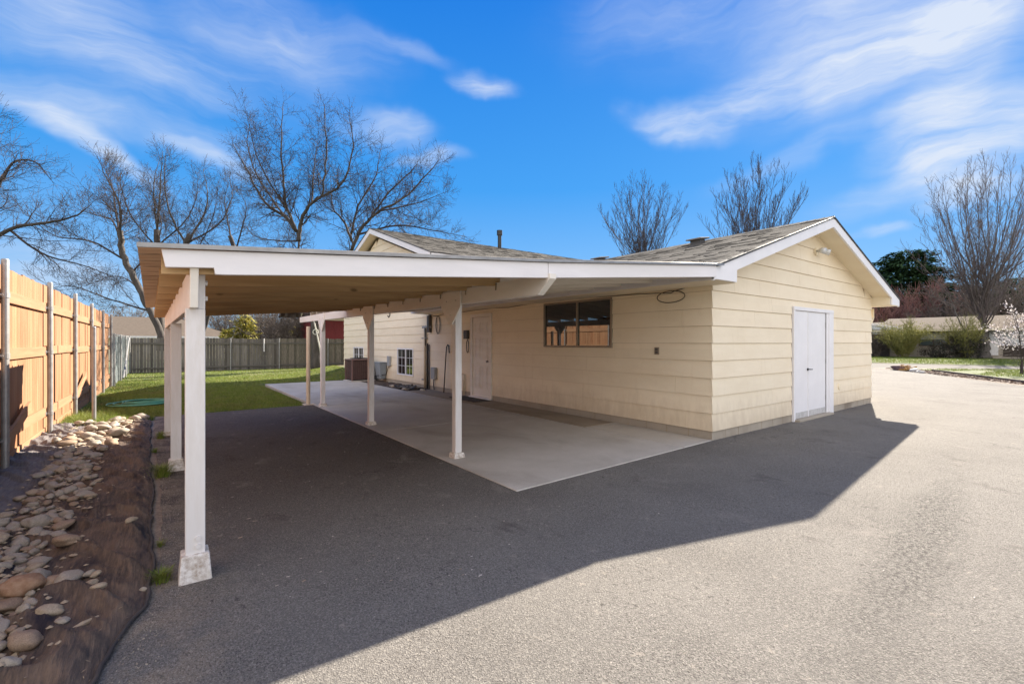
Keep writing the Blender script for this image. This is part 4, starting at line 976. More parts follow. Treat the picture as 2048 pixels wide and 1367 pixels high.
post(.099,6.72,zt0-.198,fw=.085,zf=.13,hw_=.0515)
post(.035,9.30,zt0-.192,fw=.075,zf=.06,hw_=.05)
for (x,y) in ((3.022,5.22),(2.965,8.2),(2.93,11.25)):
    p = post(x,y,zrb-.145,fw=.085,zf=.075)
    zz = zrb+.012
    if y > 10: zz = zrb+.03
    g = MB(); g.prism([(y-.25,zz),(y+.25,zz),(y+.25,zz-.20),(y+.035,zz-.42),(y-.035,zz-.42),(y-.25,zz-.20)],0,xr(y)-.059,xr(y)-.041)
    g = g.build('gusset', M['beam_paint'], cp, bevel=.002); recalc(g)
    for dy,dz in ((-.14,-.12),(.1,-.12),(0,-.3)):
        MB().tube([(xr(y)-.059,y+dy,zz+dz),(xr(y)-.064,y+dy,zz+dz)],.008,6).build('bolt', M['galv'], g)
# lone steel pole at the corner of the patio
pole = MB().tube([(2.74,11.8,0),(2.74,11.8,1.87)],.045,16).box(2.62,11.66,-.02,2.88,11.92,.02)
tag(pole.build('steel_pole', pm('cream_steel',(.62,.52,.40),(.55,.45,.34),6,.5), org=(2.74,11.8,0)), 'round cream steel pole standing alone at the patio corner beside the lawn', 'pole')
# ------------------------------------------------------------------ fences
FX = -1.56
fence = empty('wooden_fence', (FX,12,0), 'tall new orange cedar board fence on galvanised steel posts along the left side', 'fence')
posts_y = [2.6,5.2,7.80,10.40,13.0,15.65,18.3,20.95]
def board_run(m_, y0, y1, x, zt_, rnd):
    y = y0
    while y < y1-.02:
        w_ = .138; b = min(y+w_, y1); off = rnd.choice((0,0,0,0,0,.010)); dz = rnd.uniform(-.012,.012)
        m_.hexa([(x-off,y+.001,.02),(x-off,b-.0012,.02),(x-.018-off,b-.0012,.02),(x-.018-off,y+.001,.02),
                 (x-off,y+.001,zt_+dz),(x-off,b-.0012,zt_+dz),(x-.018-off,b-.0012,zt_+dz),(x-.018-off,y+.001,zt_+dz)])
        y += .140
rnd = random.Random(3)
for a, b in zip(posts_y, posts_y[1:]):
    mb = MB(); board_run(mb, a+.0, b, FX, 2.42+rnd.uniform(-.02,.02), rnd); p = mb.build('board_panel', M['fence'], fence)
    for k, z in enumerate((2.04,1.34,.36)):
        dz = rnd.uniform(-.03,.03) - (.0 if k < 2 else 0)
        MB().box(FX+.001,a+.04,z-.07+dz,FX+.037,b-.04,z+.07+dz).build('rail', M['fence_h'], fence, bevel=.003)
    MB().box(FX-.018,a,.0,FX+.022,b,.0+.13).build('kick_board', M['fence_h'], fence)
for y in posts_y[:-1]+[20.85]:
    x = FX+.075; hh = 2.455+rnd.uniform(-.02,.03)
    p = MB().tube([(x,y,-.05),(x,y,hh),(x,y,hh+.012)],[.035,.035,.026],14).build('fence_post', M['galv'], fence, smooth=False)
    for z in (2.04,1.34,.36):
        MB().tube([(x,y,z-.03),(x,y,z+.03)],.041,14).box(x-.05,y-.10,z-.022,x-.034,y+.10,z+.022).tube([(x-.03,y-.075,z),(x+.0,y-.075,z)],.008,6).tube([(x-.03,y+.075,z),(x+.0,y+.075,z)],.008,6).build('bracket', M['galv'], p)
# fallen / leaning kicker pieces near the ground
for (y0,z0,y1,z1) in ((7.86,.30,9.1,.62),(13.1,.34,14.8,.75)):
    MB().beam((FX+.06,y0,z0),(FX+.06,y1,z1),.03,.13).build('brace_board', M['fence_h'], fence)
# white pipe post standing in the lawn edge
pp = MB().tube([(-1.06,11.5,-.05),(-1.06,11.5,1.77),(-1.06,11.5,1.785)],[.032,.032,.02],14)
tag(pp.build('steel_post', M['galv'], org=(-1.06,11.5,0)), 'bare galvanised pipe post standing by itself between the rocks and the lawn', 'post')
# chain link with privacy slats
cl = empty('chain_link_fence', (-1.45,25,-.05), 'blue-grey slatted chain link fence at the far left corner of the lawn', 'fence')
mb = MB()
for i in range(110):
    y = 21.1+i*.079; s_ = .04*math.sin(i*.35); mb.hexa([(-1.50+s_,y,-.04),(-1.50+s_,y+.06,-.04),(-1.515+s_,y+.06,-.04),(-1.515+s_,y,-.04),(-1.50+s_,y,1.72),(-1.50+s_,y+.06,1.72),(-1.515+s_,y+.06,1.72),(-1.515+s_,y,1.72)])
mb.build('slats', M['slat'], cl)
mb = MB()
for k in range(34):
    z = 0+k*.052; mb.tube([(-1.455,21,z),(-1.455,29.8,z)],.006,3)
mb.build('wire_mesh', M['galv'], cl)
MB().tube([(-1.45,21,1.76),(-1.45,29.85,1.76)],.022,8).build('top_rail', M['galv'], cl)
for y in (21.1,24,26.9,29.7): MB().tube([(-1.42,y,-.1),(-1.42,y,1.80)],.03,10).build('fence_post', M['galv'], cl)
MB().tube([(-1.40,25.0,.0),(-1.40,28.8,1.7)],.03,8).build('diagonal_brace', M['galv'], cl)
# back fence, weathered
bf = empty('back_fence', (5,30,-.1), 'weathered grey dog-eared board fence across the back of the lawn', 'fence')
rnd = random.Random(11); xs_ = [-1.45,0.42,2.9,5.35,8.1,10.8,13.6]
for i,(a,b) in enumerate(zip(xs_, xs_[1:])):
    mb = MB(); x = a
    while x < b-.02:
        w_ = .135; q = min(x+w_, b); zt_ = 1.70+rnd.uniform(-.02,.02)+(.02 if i%2 else 0); y = 30+rnd.choice((0,0,.012))
        c = .03
        mb.prism([(x,-.12),(q-.006,-.12),(q-.006,zt_-c),(q-.006-c,zt_),(x+c,zt_),(x,zt_-c)],1,y,y+.018); x += .1365
    mb.build('board_panel', M['old_fence'] if i < 3 else pm('greenish_fence_boards%d'%i,(.12,.105,.08),(.20,.178,.135),5,.9,(8,8,.6),island=.36,bs=20,fine=(9,(.065,.055,.045))), bf)
    for z in (1.42,.14): MB().box(a+.03,29.955,z-.045,b-.03,29.998,z+.045).build('rail', M['old_fence_h'], bf)
for x in xs_[1:]: MB().tube([(x,29.92,-.15),(x,29.92,1.72)],.032,10).build('fence_post', M['galv'], bf)
MB().tube([(4.55,29.90,.95),(4.55,29.90,1.70)],.028,8).build('white_pipe', M['white'], bf)
# ------------------------------------------------------------------ yard things
ac = empty('air_conditioner', (5.98,17.8,0), 'brown louvred air conditioning condenser standing on a pad by the house wall', 'air conditioner')
ax, ay, ah = 5.98, 17.8, .39
MB().box(ax-.46,ay-.46,-.05,ax+.46,ay+.46,.045).build('pad', M['concrete'], ac, bevel=.01)
MB().box(ax-ah+.03,ay-ah+.03,.05,ax+ah-.03,ay+ah-.03,.80).build('core', M['acdark'], ac)
mb = MB()
for k in range(24):
    z = .10+k*.0285
    mb.box(ax-ah,ay-ah,z,ax+ah,ay-ah+.012,z+.012).box(ax-ah,ay+ah-.012,z,ax+ah,ay+ah,z+.012).box(ax-ah,ay-ah+.012,z,ax-ah+.012,ay+ah-.012,z+.012).box(ax+ah-.012,ay-ah+.012,z,ax+ah,ay+ah-.012,z+.012)
for k in range(11):
    t = -ah+.02+k*(2*ah-.04)/10
    mb.box(ax+t-.004,ay-ah-.004,.09,ax+t+.004,ay-ah-.0005,.79).box(ax-ah-.004,ay+t-.004,.09,ax-ah-.0005,ay+t+.004,.79)
mb.build('louvre_grille', M['acbrown'], ac)
for sx in (-1,1):
    for sy in (-1,1): MB().box(ax+sx*ah-.03,ay+sy*ah-.03,.045,ax+sx*ah+.03,ay+sy*ah+.03,.80).build('corner_post', M['acbrown'], ac, bevel=.01)
tp = MB().box(ax-ah-.035,ay-ah-.035,.80,ax+ah+.035,ay+ah+.035,.85).build('top_cover', M['acbrown'], ac, bevel=.012)
mb = MB()
for r_ in np.linspace(.04,.34,9): mb.tube([(ax+r_*math.cos(t),ay+r_*math.sin(t),.875+.02*(1-(r_/.34)**2)) for t in np.linspace(0,2*math.pi,29)],.006,4)
for k in range(8):
    t = k*math.pi/4; mb.tube([(ax,ay,.90),(ax+.34*math.cos(t),ay+.34*math.sin(t),.87)],.007,4)
mb.tube([(ax,ay,.85),(ax,ay,.89)],.06,12); mb.build('fan_guard', M['acdark'], tp)
# disconnect + tub behind it
tb = MB(); 
tb.hexa([(6.40,16.70,.12),(6.60,16.70,.12),(6.60,17.05,.12),(6.40,17.05,.12),(6.33,16.62,.72),(6.62,16.62,.72),(6.62,17.15,.72),(6.33,17.15,.72)])
tb.box(6.32,16.60,.72,6.625,17.17,.75)
tag(tb.build('plastic_tub', M['tub'], org=(6.45,16.85,0), bevel=.02), 'pale blue grey tapered plastic tub against the house wall beside the condenser', 'tub')
MB().box(XW-.10,16.25,.62,XW-.012,16.48,.98).build('disconnect_box', M['greybox'], house, bevel=.01)
MB().tube([(XW-.05,16.4,.62),(XW-.12,16.5,.3),(6.3,17.0,.22)],.014,6).build('refrigerant_line', M['cable'], house, smooth=True)
dm = MB().box(6.05,9.62,.02,6.53,10.86,.034)
tag(dm.build('doormat', M['mat'], org=(6.3,10.2,.02), bevel=.004), 'thin black rubber doormat on the concrete below the white side door', 'doormat')
# bent rod leaning on the wall by the post
MB_ = MB().tube([(6.48,11.95,.03),(6.56,11.98,1.0),(6.60,12.0,1.36),(6.60,11.93,1.42),(6.60,11.86,1.38),(6.58,11.80,1.18)],.017,8)
tag(MB_.build('bent_rod', M['cable'], org=(6.5,11.95,0), smooth=True), 'dark bent rod with a hooked top leaning against the wall left of the door', 'rod')
# dark tarp scraps and rubble by the pipes
rnd = random.Random(5)
def lump(name, c, s, seed, mat, sub_=3, rough=.3, rot=0, label=None, cat=None, group=None):
    bm = bmesh.new(); bmesh.ops.create_icosphere(bm, subdivisions=sub_, radius=1)
    for v in bm.verts:
        d = v.co.normalized(); v.co *= 1+rough*mnoise.noise((d.x*1.2+seed,d.y*1.2,d.z*1.2))+rough*.25*mnoise.noise((d.x*4+seed,d.y*4,d.z*4))
        v.co = Vector((v.co.x*s[0], v.co.y*s[1], v.co.z*s[2]))
    me = bpy.data.meshes.new(name); bm.to_mesh(me); bm.free(); me.polygons.foreach_set('use_smooth',[True]*len(me.polygons)); me.materials.append(mat)
    o = bpy.data.objects.new(name, me); COL.objects.link(o); o.location = c; o.rotation_euler = (0,0,rot)
    if label: tag(o, label, cat, group)
    ORG[o.name] = Vector(c)
    return o
tp_ = grid('tarp_scrap', 5.95,6.5,13.25,14.35,22,40,lambda x,y:.05+.10*abs(mnoise.noise((x*4,y*4,3)))+.03*mnoise.noise((x*14,y*14,3)),plain('black_plastic',(.02,.018,.018),.35))
tag(tp_, 'crumpled black plastic scrap lying in the soil bed at the foot of the pipes', 'plastic scrap')
for i,(x,y,s) in enumerate(((5.98,13.5,.10),(6.05,14.7,.09),(6.3,12.95,.08))):
    lump('concrete_rubble',(x,y,.03),(s,s*1.4,s*.5),i*3,M['block'],2,.5,label='small broken concrete chunk lying at the edge of the soil bed by the wall',cat='rubble',group='concrete chunks by the soil bed')
# garden hose coiled on the lawn
hp = []
for i in range(300):
    t = i/300*2*math.pi*5.4; r_ = .50+.16*math.sin(i*.021*3+1)+.05*math.sin(t*.37)
    hp.append((-.38+r_*1.05*math.cos(t)+.05*math.sin(t*.19), 14.35+r_*math.sin(t)*1.0, .04+lawn_h(-.4,14.3)+.012*math.sin(t*.5)+.014*(i/300)*3))
tag(MB().tube(hp,.014,7).build('garden_hose', M['hose'], org=(-.38,14.35,0), smooth=True), 'green garden hose lying in a loose coil on the shaded lawn', 'hose')
# ------------------------------------------------------------------ river rocks
rockmats = [pm('river_stone_%s'%n_, a, b_, 5, .75, bs=30, bstr=.35, fine=(16,f)) for n_,a,b_,f in
            (('tan',(.30,.235,.16),(.40,.325,.235),(.23,.175,.12)),('grey',(.28,.24,.19),(.37,.325,.26),(.21,.18,.145)),
             ('pink',(.25,.175,.115),(.33,.24,.165),(.18,.125,.085)),('pale',(.28,.24,.19),(.35,.305,.25),(.22,.19,.15)))]
protos = []
for i in range(14):
    o = lump('river_rock',(0,0,0),(1,rnd.uniform(.60,.82),rnd.uniform(.40,.58)),i*7.3,rockmats[i%4],3,.32)
    protos.append(o)
used = [False]*14
placed = []
def put_rock(x,y,size,k=None,rot=None,label=None,dz=0,group='river rocks piled along the fence'):
    k = rnd.randrange(14) if k is None else k
    if used[k]: o = protos[k].copy(); COL.objects.link(o)
    else: o = protos[k]; used[k] = True
    o.location = (x,y,fab_z(x,y)+size*.34+dz); o.scale = (size,size,size)
    o.rotation_euler = (rnd.uniform(-.25,.25),rnd.uniform(-.25,.25),rnd.uniform(0,6.28) if rot is None else rot)
    if 'group' in o: del o['group']
    tag(o, label or 'smooth rounded river rock in the dense run of stones along the fence', 'rock', None if label and not group else group)
    return o
ctr = lambda y: float(np.interp(y,[2.4,3.3,3.9,4.4,5.3,6,8,9.5,10.6,11.4],[-.72,-.70,-.80,-.83,-.83,-.80,-.90,-.92,-.80,-.60]))
hw = lambda y: float(np.interp(y,[2.4,3.3,4.4,5.3,6,8,9.3,10.6,11.3],[.12,.20,.24,.25,.24,.20,.30,.36,.24]))
tries = 0
while len(placed) < 286 and tries < 60000:
    tries += 1
    y = 2.9+8.4*rnd.random(); t = rnd.gauss(0,.55)
    if abs(t) > 1.15: continue
    x = ctr(y)+t*hw(y); big = rnd.random()
    s = (rnd.uniform(.08,.115) if (big < .4 and tries < 900) else rnd.uniform(.038,.075))*(1.08 if y > 8 else .84)
    if all((x-a)**2+(y-b)**2 > (.74*(s+c))**2 for a,b,c in placed):
        placed.append((x,y,s)); put_rock(x,y,s)
for (x,y,s,k,lb,c) in ((-.665,3.86,.105,2,'large rusty brown boulder half buried in the near end of the rock run','boulder'),):
    o = put_rock(x,y,s,k,.5,lb,.03,None); o.data = o.data.copy(); o.data.materials[0] = pm('rusty_boulder',(.24,.13,.07),(.33,.21,.13),3,.85,bs=20,bstr=.8)
iso = ((265,1062,.045,'small pale oval stone lying alone on the bare brown fabric'),
       (106,1196,.085,'long tan oval stone lying right of the rusty boulder'),
       (77,1196,.062,'upright rounded tan stone touching the rusty boulder'),
       (196,1234,.040,'single round buff stone on the brown fabric below the three clustered pebbles'),
       (84,1292,.036,'pointed pale stone alone near the bottom of the fabric'),
       (283,1228,.022,'small white pebble on the dirt beside the fabric edge'),
       (255,863,.085,'broad flat tan stone at the lawn end of the rock run'))
def G(u,v,z=0):
    a=(u-1024)/924; d=(1.5-z)*924/(v-683); return ((.6+.8*a)*d,(.8-.6*a)*d)
ISO = [(-.10,3.75+.0,0)]
iso_xy = [(-.213,4.60),(-.470,3.86),(-.535,3.90),(-.308,3.57),(-.425,3.30),(-.105,3.52),(-.66,10.2)]
for (u,v,s,lb),(x,y) in zip(iso,iso_xy): put_rock(x,y,s,None,None,lb,0,None)
for (x,y,s) in ((-.375,3.86,.034),(-.345,3.82,.032),(-.352,3.75,.034)): put_rock(x,y,s,None,.6,'one of three little tan pebbles clustered on the brown fabric',0,'three pebbles clustered on the fabric')
for (x,y,s) in ((-.70,11.25,.10),(-.50,11.35,.075),(-1.05,11.2,.07),(-1.2,11.0,.08)): put_rock(x,y,s,None,None,'rounded stone lying where the fabric meets the lawn',0,'stones at the edge of the lawn')
st_ = MB().tube([(-.395,3.18,.05),(-.34,3.22,.055),(-.285,3.27,.05)],[.008,.014,.007],6)
tag(st_.build('stick', M['stick'], org=(-.34,3.22,.03)), 'short pale broken stick lying on the fabric near the bottom edge', 'stick')
# small cobble and gravel lying between the big stones
q = []
for i in range(1500):
    y = 2.6+8.7*rng.random(); x = ctr(y)+rng.normal()*hw(y)*.62; s = rng.uniform(.008,.026)
    c = np.array((x,y,fab_z(x,y)+s*.25)); a = rng.uniform(0,6.28); k = []
    for t in range(6): k.append(c+np.array((math.cos(a+t*1.047)*s*rng.uniform(.8,1.1), math.sin(a+t*1.047)*s*.75*rng.uniform(.8,1.1), 0)))
    tp1 = c+np.array((s*.1,0,s*.55))
    for t in range(6): q += [k[t],k[(t+1)%6],tp1]
struct(bulk('small_gravel', np.array(q), 3, rockmats[0]), 'stuff')['label'] = 'small gravel filling the gaps between the river rocks'
q = []
for i in range(700):
    y = 2.3+9*rng.random(); x = rng.uniform(-1.4,-.15); s = rng.uniform(.004,.016); c = np.array((x,y,fab_z(x,y)+.006)); a = rng.uniform(0,6.28)
    d = np.array((math.cos(a),math.sin(a),rng.normal()*.3))*s; e2 = np.array((-math.sin(a),math.cos(a),0))*s*rng.uniform(.12,.5)
    q += [c-d,c+e2,c+d,c-e2]
struct(bulk('leaf_litter', np.array(q), 4, leaf_mat('dry_leaf', [(.30,.22,.14),(.16,.10,.06),(.42,.34,.24)], .9)), 'stuff')['label'] = 'dry leaf crumbs and straw scattered on the landscape fabric'
# gravelly grit along the broken edge of the paving
q = []
for i in range(1500):
    y = 2.4+8.5*rng.random()**1.3; x = np.interp(y,[2.2,2.73,3.4,3.9,4.7,6,7.5,9.4,11.7],[-.36,-.20,-.04,-.0,-.03,-.04,-.1,-.14,-.18])+abs(rng.normal())*.075
    s = rng.uniform(.002,.0075); c = np.array((x,y,.002+s*.3)); d = rng.normal(size=(4,3)); d = d/np.linalg.norm(d,axis=1)[:,None]*s
    for t in ((0,1,2),(0,2,3),(0,3,1),(1,3,2)): q += [c+d[t[0]],c+d[t[1]],c+d[t[2]]]
struct(bulk('paving_grit', np.array(q), 3, rockmats[3]), 'stuff')['label'] = 'loose grit along the broken edge of the paving'
# pale flecks of paint and dry leaf litter on the paving
q = []
for (cx,cy,sx,sy,n_,smx) in ((1.4,6,1.3,2.6,60,.016),(1.9,3.2,1.2,.6,26,.014),(.9,3.1,.4,.3,10,.02),(6,1.5,3.5,1.2,60,.010),(.5,4.7,.2,.35,8,.035),(1.6,2.6,.15,.12,8,.022)):
    for i in range(n_):
        c = np.array((cx+rng.normal()*sx*.6, cy+rng.normal()*sy*.6, .006)); a = rng.uniform(0,6.28); s = smx*rng.uniform(.3,1)
        p_ = [c+np.array((math.cos(a+t)*s*rng.uniform(.5,1.1), math.sin(a+t)*s*.6*rng.uniform(.5,1.1), rng.uniform(0,.004))) for t in (0,1.57,3.14,4.71)]
        if c[0] > -.05 and not (c[0] > 2.75 and c[1] > 3.6): q += p_
struct(bulk('litter', np.array(q), 4, leaf_mat('litter_fleck', [(.42,.36,.29),(.55,.5,.45),(.30,.22,.15)], .9)), 'stuff')['label'] = 'small pale flecks and leaf bits scattered over the shaded paving'
# ------------------------------------------------------------------ grass
def blades(n, x, y, z, h0, h1, wd, lean=.6):
    h = rng.uniform(h0,h1,n); a = rng.uniform(0,2*np.pi,n); la = rng.uniform(0,2*np.pi,n); ln = rng.uniform(0,lean,n)*h
    dx = np.cos(a)*wd/2; dy = np.sin(a)*wd/2
    v = np.empty((n,3,3)); v[:,0] = np.stack([x-dx,y-dy,z],1); v[:,1] = np.stack([x+dx,y+dy,z],1)
    v[:,2] = np.stack([x+np.cos(la)*ln,y+np.sin(la)*ln,z+h],1); return v.reshape(-1,3)
def lawn_z(x,y): return np.array([lawn_h(float(a),float(b)) for a,b in zip(x,y)])
P_ = []
def area(n,x0,x1,y0,y1): return rng.uniform(x0,x1,n), rng.uniform(y0,y1,n)
for n,x0,x1,y0,y1 in ((52000,-1.5,2.82,11.55,14.5),(42000,-1.5,2.82,14.5,18.3),(50000,-1.5,6.6,18.3,24),(20000,-1.5,9,24,30)):
    x,y = area(n,x0,x1,y0,y1)
    k = ~((x > 2.79)&(y < 18.32)) & ~((y < 11.72)&(x > -.2)) & ~((x>5.5)&(y<18.4))
    x,y = x[k],y[k]; P_.append(blades(len(x),x,y,lawn_z(x,y)-.004,.018,.055,.009+.0009*(y-11.5),1.0))
g_ = bulk('grass', np.concatenate(P_), 3, M['grass'], (0,15,0)); struct(g_,'stuff'); g_['label'] = 'short green lawn grass of the back yard'
P_ = []
x,y = area(9000,-1.5,-.2,11.2,11.9); P_.append(blades(len(x),x,y,np.zeros(len(x))+.0,.03,.09,.008,1))
x = rng.normal(-1.15,.28,3500); y = rng.normal(11.9,.5,3500); P_.append(blades(3500,x,y,np.zeros(3500),.05,.16,.007,1))
o = bulk('tall_grass', np.concatenate(P_), 3, M['grass'], (0,15,0)); struct(o,'stuff'); o['label'] = 'taller rough grass where the lawn meets the fence and fabric'
# weeds at the posts
for i,(x,y,s,n,lb) in enumerate(((-.03,6.45,.16,420,'tall bright grass tuft against the footing of the middle left post'),(-.06,9.0,.12,260,'low grass tuft at the foot of the rear left post'),(-.02,3.62,.085,260,'short weed clump beside the front left post footing'),(-.12,7.9,.07,140,'tiny green weed at the fabric edge between the left posts'),(-.03,4.25,.05,90,'sparse yellow weed sprig at the paving edge by the front post'))):
    r_ = np.abs(rng.normal(0,s*.32,n)); a = rng.uniform(0,6.28,n)
    xx = x+r_*np.cos(a); yy = y+r_*np.sin(a); h = rng.uniform(.4,1,n)*s
    v = np.empty((n,6,3))
    dirx, diry = np.cos(a)*rng.uniform(.2,1,n)*h*.9, np.sin(a)*rng.uniform(.2,1,n)*h*.9
    wx, wy = -np.sin(a)*.0028, np.cos(a)*.0028; z0 = .008
    m1 = np.stack([xx+dirx*.35,yy+diry*.35,z0+h*.65],1); tip = np.stack([xx+dirx,yy+diry,z0+h*.95],1)
    b0 = np.stack([xx-wx,yy-wy,np.full(n,z0)],1); b1 = np.stack([xx+wx,yy+wy,np.full(n,z0)],1)
    w2 = np.stack([wx*.8,wy*.8,np.zeros(n)],1)
    v = np.stack([b0,b1,m1+w2, m1-w2,m1+w2,tip],1).reshape(-1,3)
    tag(bulk('grass_tuft', v, 3, M['grass'], (x,y,0)), lb, 'weed', 'weeds along the paving edge')
# front lawn blades
x = rng.uniform(32,58,60000); y = rng.uniform(-8,20,60000)
k = (x > 40.8-.0*y+ (11-y)*.24)
x,y = x[k],y[k]; P_ = [blades(len(x),x,y,np.full(len(x),.02),.03,.09,.03,.8)]
x = rng.uniform(25,38,26000); y = rng.uniform(-4,8,26000)
k = (y < 2.7+(x-25.6)*.575) & (x < 33.0+(7.4-y)*.95) & (x > 25.8+(2.9-y)*-.2)
dd = np.array([mnoise.noise((a*.5,b*.5,0)) for a,b in zip(x,y)]); k &= dd > -.12
x,y = x[k],y[k]; P_.append(blades(len(x),x,y,np.full(len(x),.02),.03,.09,.02,.8))
o = bulk('grass', np.concatenate(P_), 3, M['grassbright'], (40,0,0)); struct(o,'stuff'); o['label'] = 'sunlit grass of the gardens across the street'
# ------------------------------------------------------------------ trees
RT = np.array((.8,-.6,0)); FD = np.array((.6,.8,0)); UP = np.array((0,0,1.))
def catmull(pts, k=5):
    P = [Vector(p) for p in pts]; P = [P[0]*2-P[1]]+P+[P[-1]*2-P[-2]]; out = []
    for i in range(1,len(P)-2):
        for j in range(k):
            t = j/k; a,b,c,d = P[i-1:i+3]
            out.append(.5*((2*b)+(c-a)*t+(2*a-5*b+4*c-d)*t*t+(3*b-a-3*c+d)*t**3))
    out.append(P[-2]); return out
class Twigs:
    """collects tapered tubes as plain numpy quads"""
    def __init__(s): s.q = []
    def seg(s, pts, rads, sides=3):
        prev = None; rings = []
        for i,p in enumerate(pts):
            d = pts[min(i+1,len(pts)-1)]-pts[max(i-1,0)]
            if prev is None: a = d.orthogonal().normalized()
            else:
                a = prev-d*(prev.dot(d)/max(1e-9,d.length_squared)); a = a.normalized() if a.length > 1e-6 else d.orthogonal().normalized()
            prev = a; b = d.normalized().cross(a); r = rads[i]
            rings.append([p+(a*math.cos(2*math.pi*k/sides)+b*math.sin(2*math.pi*k/sides))*r for k in range(sides)])
        for A,B in zip(rings,rings[1:]):
            for k in range(sides): k2=(k+1)%sides; s.q += [A[k],A[k2],B[k2],B[k]]
    def bud(s, p, r):
        a,b,c = Vector((r,0,0)),Vector((0,r,0)),Vector((0,0,r*1.8)); s.q += [p-a,p-b,p+a,p+c, p+a,p+b,p-a,p+c]
def fan(n, W_, z0, z1, ztop, drop, seed, r=.045, wob=.25):
    rd = random.Random(seed); out = []
    for i in range(n):
        a = 2*math.pi*(i*.381966)+rd.uniform(-.3,.3); q = math.sqrt((i+.5)/n)*W_*rd.uniform(.85,1.08); zs = z0+(z1-z0)*rd.random()
        ze = ztop-drop*(q/W_)**2*rd.uniform(.75,1.15)-rd.uniform(0,.12)*(ztop-z1); cx, cy = q*math.cos(a), q*math.sin(a); P_ = [(0,0,zs)]
        for t in (.22,.48,.75,1): P_.append((cx*t**.82+rd.gauss(0,wob*.4), cy*t**.82+rd.gauss(0,wob*.4), zs+(ze-zs)*t**1.12))
        out.append((r*rd.uniform(.7,1.2), P_))
    return out
def make_tree(label, base, limbs, bark, twig, P, seed, group=None, name='bare_tree', depth=1.0, scale=1.0, zc=None):
    rd = random.Random(seed)
    t = empty(name, base, label, 'tree', group)
    B = Vector(base); r_ = Vector(RT); f_ = Vector(FD)
    def W(p): return B + (r_*p[0]+f_*p[1]*depth)*scale + Vector((0,0,p[2]-(base[2]-0)))*1.0 if scale == 1.0 else B+(r_*p[0]+f_*p[1]*depth+Vector((0,0,p[2])))*scale
    if zc:      # the crown's upper limbs bend over rather than shoot up
        limbs = [(r0,[(p[0],p[1],p[2] if p[2] < zc[0] else zc[0]+(p[2]-zc[0])*zc[1]) for p in pts]) for r0,pts in limbs]
    trunk = MB(); tw = Twigs()
    L1,S1,L2,S2,L3,S3,trop,ang,rmin = P
    def grow(start, d, length, rad, lvl):
        n = 5 if lvl == 1 else 4 if lvl == 2 else 2
        pts = [start]; d = d.normalized(); st = length/n
        for i in range(n):
            d = (d+Vector((rd.gauss(0,1),rd.gauss(0,1),rd.gauss(0,1)))*(.13 if lvl < 3 else .16)+Vector((0,0,trop*.22))).normalized()
            pts.append(pts[-1]+d*st)
        rads = [max(rmin, rad*(1-.78*i/n)) for i in range(n+1)]; rads[-1] = rmin*.6
        tw.seg(pts, rads, 4 if lvl == 1 else 3)
        if lvl >= 3:
            if rd.random() < .6: tw.bud(pts[-1], rmin*1.9)
            return
        Ln, Sp = (L2,S2) if lvl == 1 else (L3,S3)
        s = Sp*rd.uniform(.6,1.4)
        while s < length:
            i = min(n-1, int(s/st)); q = pts[i].lerp(pts[i+1], s/st-i); ax = (pts[i+1]-pts[i]).normalized()
            side = ax.orthogonal().normalized(); side.rotate(Matrix.Rotation(rd.uniform(0,6.283),3,ax))
            nd = (ax*math.cos(R(ang))+side*math.sin(R(ang))).normalized()
            f = (1-.55*s/length)
            grow(q, nd, Ln*f*rd.uniform(.6,1.25), max(rmin, rads[i]*.55), lvl+1); s += Sp*rd.uniform(.6,1.4)
        grow(pts[-1], d, Ln*.6, rads[-1], lvl+1)
    for r0, pts in limbs:
        pp = catmull([W(p) for p in pts]); n = len(pp)
        isT = pts[0][2] < 1.5 and r0 >= .16*scale and len(pts) > 1 and r0 >= .15
        end = r0*.80 if (isT) else max(.012, r0*.16)
        rk = 1 if isT else .72
        rads = [max(rmin,(r0*(1-i/(n-1))+end*(i/(n-1)))*rk) for i in range(n)]
        if isT: rads[0] *= 1.35; rads[1] *= 1.12
        wig = [p+Vector((rd.gauss(0,1),rd.gauss(0,1),rd.gauss(0,.6)))*r0*.16 for p in pp]; wig[0] = pp[0]; wig[-1] = pp[-1]
        if r0 >= .10: trunk.tube(wig, rads, 9)
        else: tw.seg(wig, rads, 5)
        if isT: continue
        tot = sum((wig[i+1]-wig[i]).length for i in range(n-1)); acc = 0; nxt = tot*.10
        for i in range(n-1):
            l = (wig[i+1]-wig[i]).length
            while acc+l > nxt:
                q = wig[i].lerp(wig[i+1], (nxt-acc)/l); ax = (wig[i+1]-wig[i]).normalized()
                side = ax.orthogonal().normalized(); side.rotate(Matrix.Rotation(rd.uniform(0,6.283),3,ax))
                nd = (ax*math.cos(R(ang))+side*math.sin(R(ang))+Vector((0,0,.15*trop))).normalized()
                fr = nxt/tot
                grow(q, nd, L1*(1.05-.72*fr)*rd.uniform(.5,1.2), max(rmin,rads[i]*.42), 1)
                nxt += S1*rd.uniform(.6,1.4)
            acc += l
        grow(wig[-1], (wig[-1]-wig[-2]), L1*.16, rads[-1], 1)
    tk = trunk.build('trunk', bark, t, smooth=True)
    bulk('crown', np.array([tuple(v) for v in tw.q]), 4, twig, parent=t)
    return t
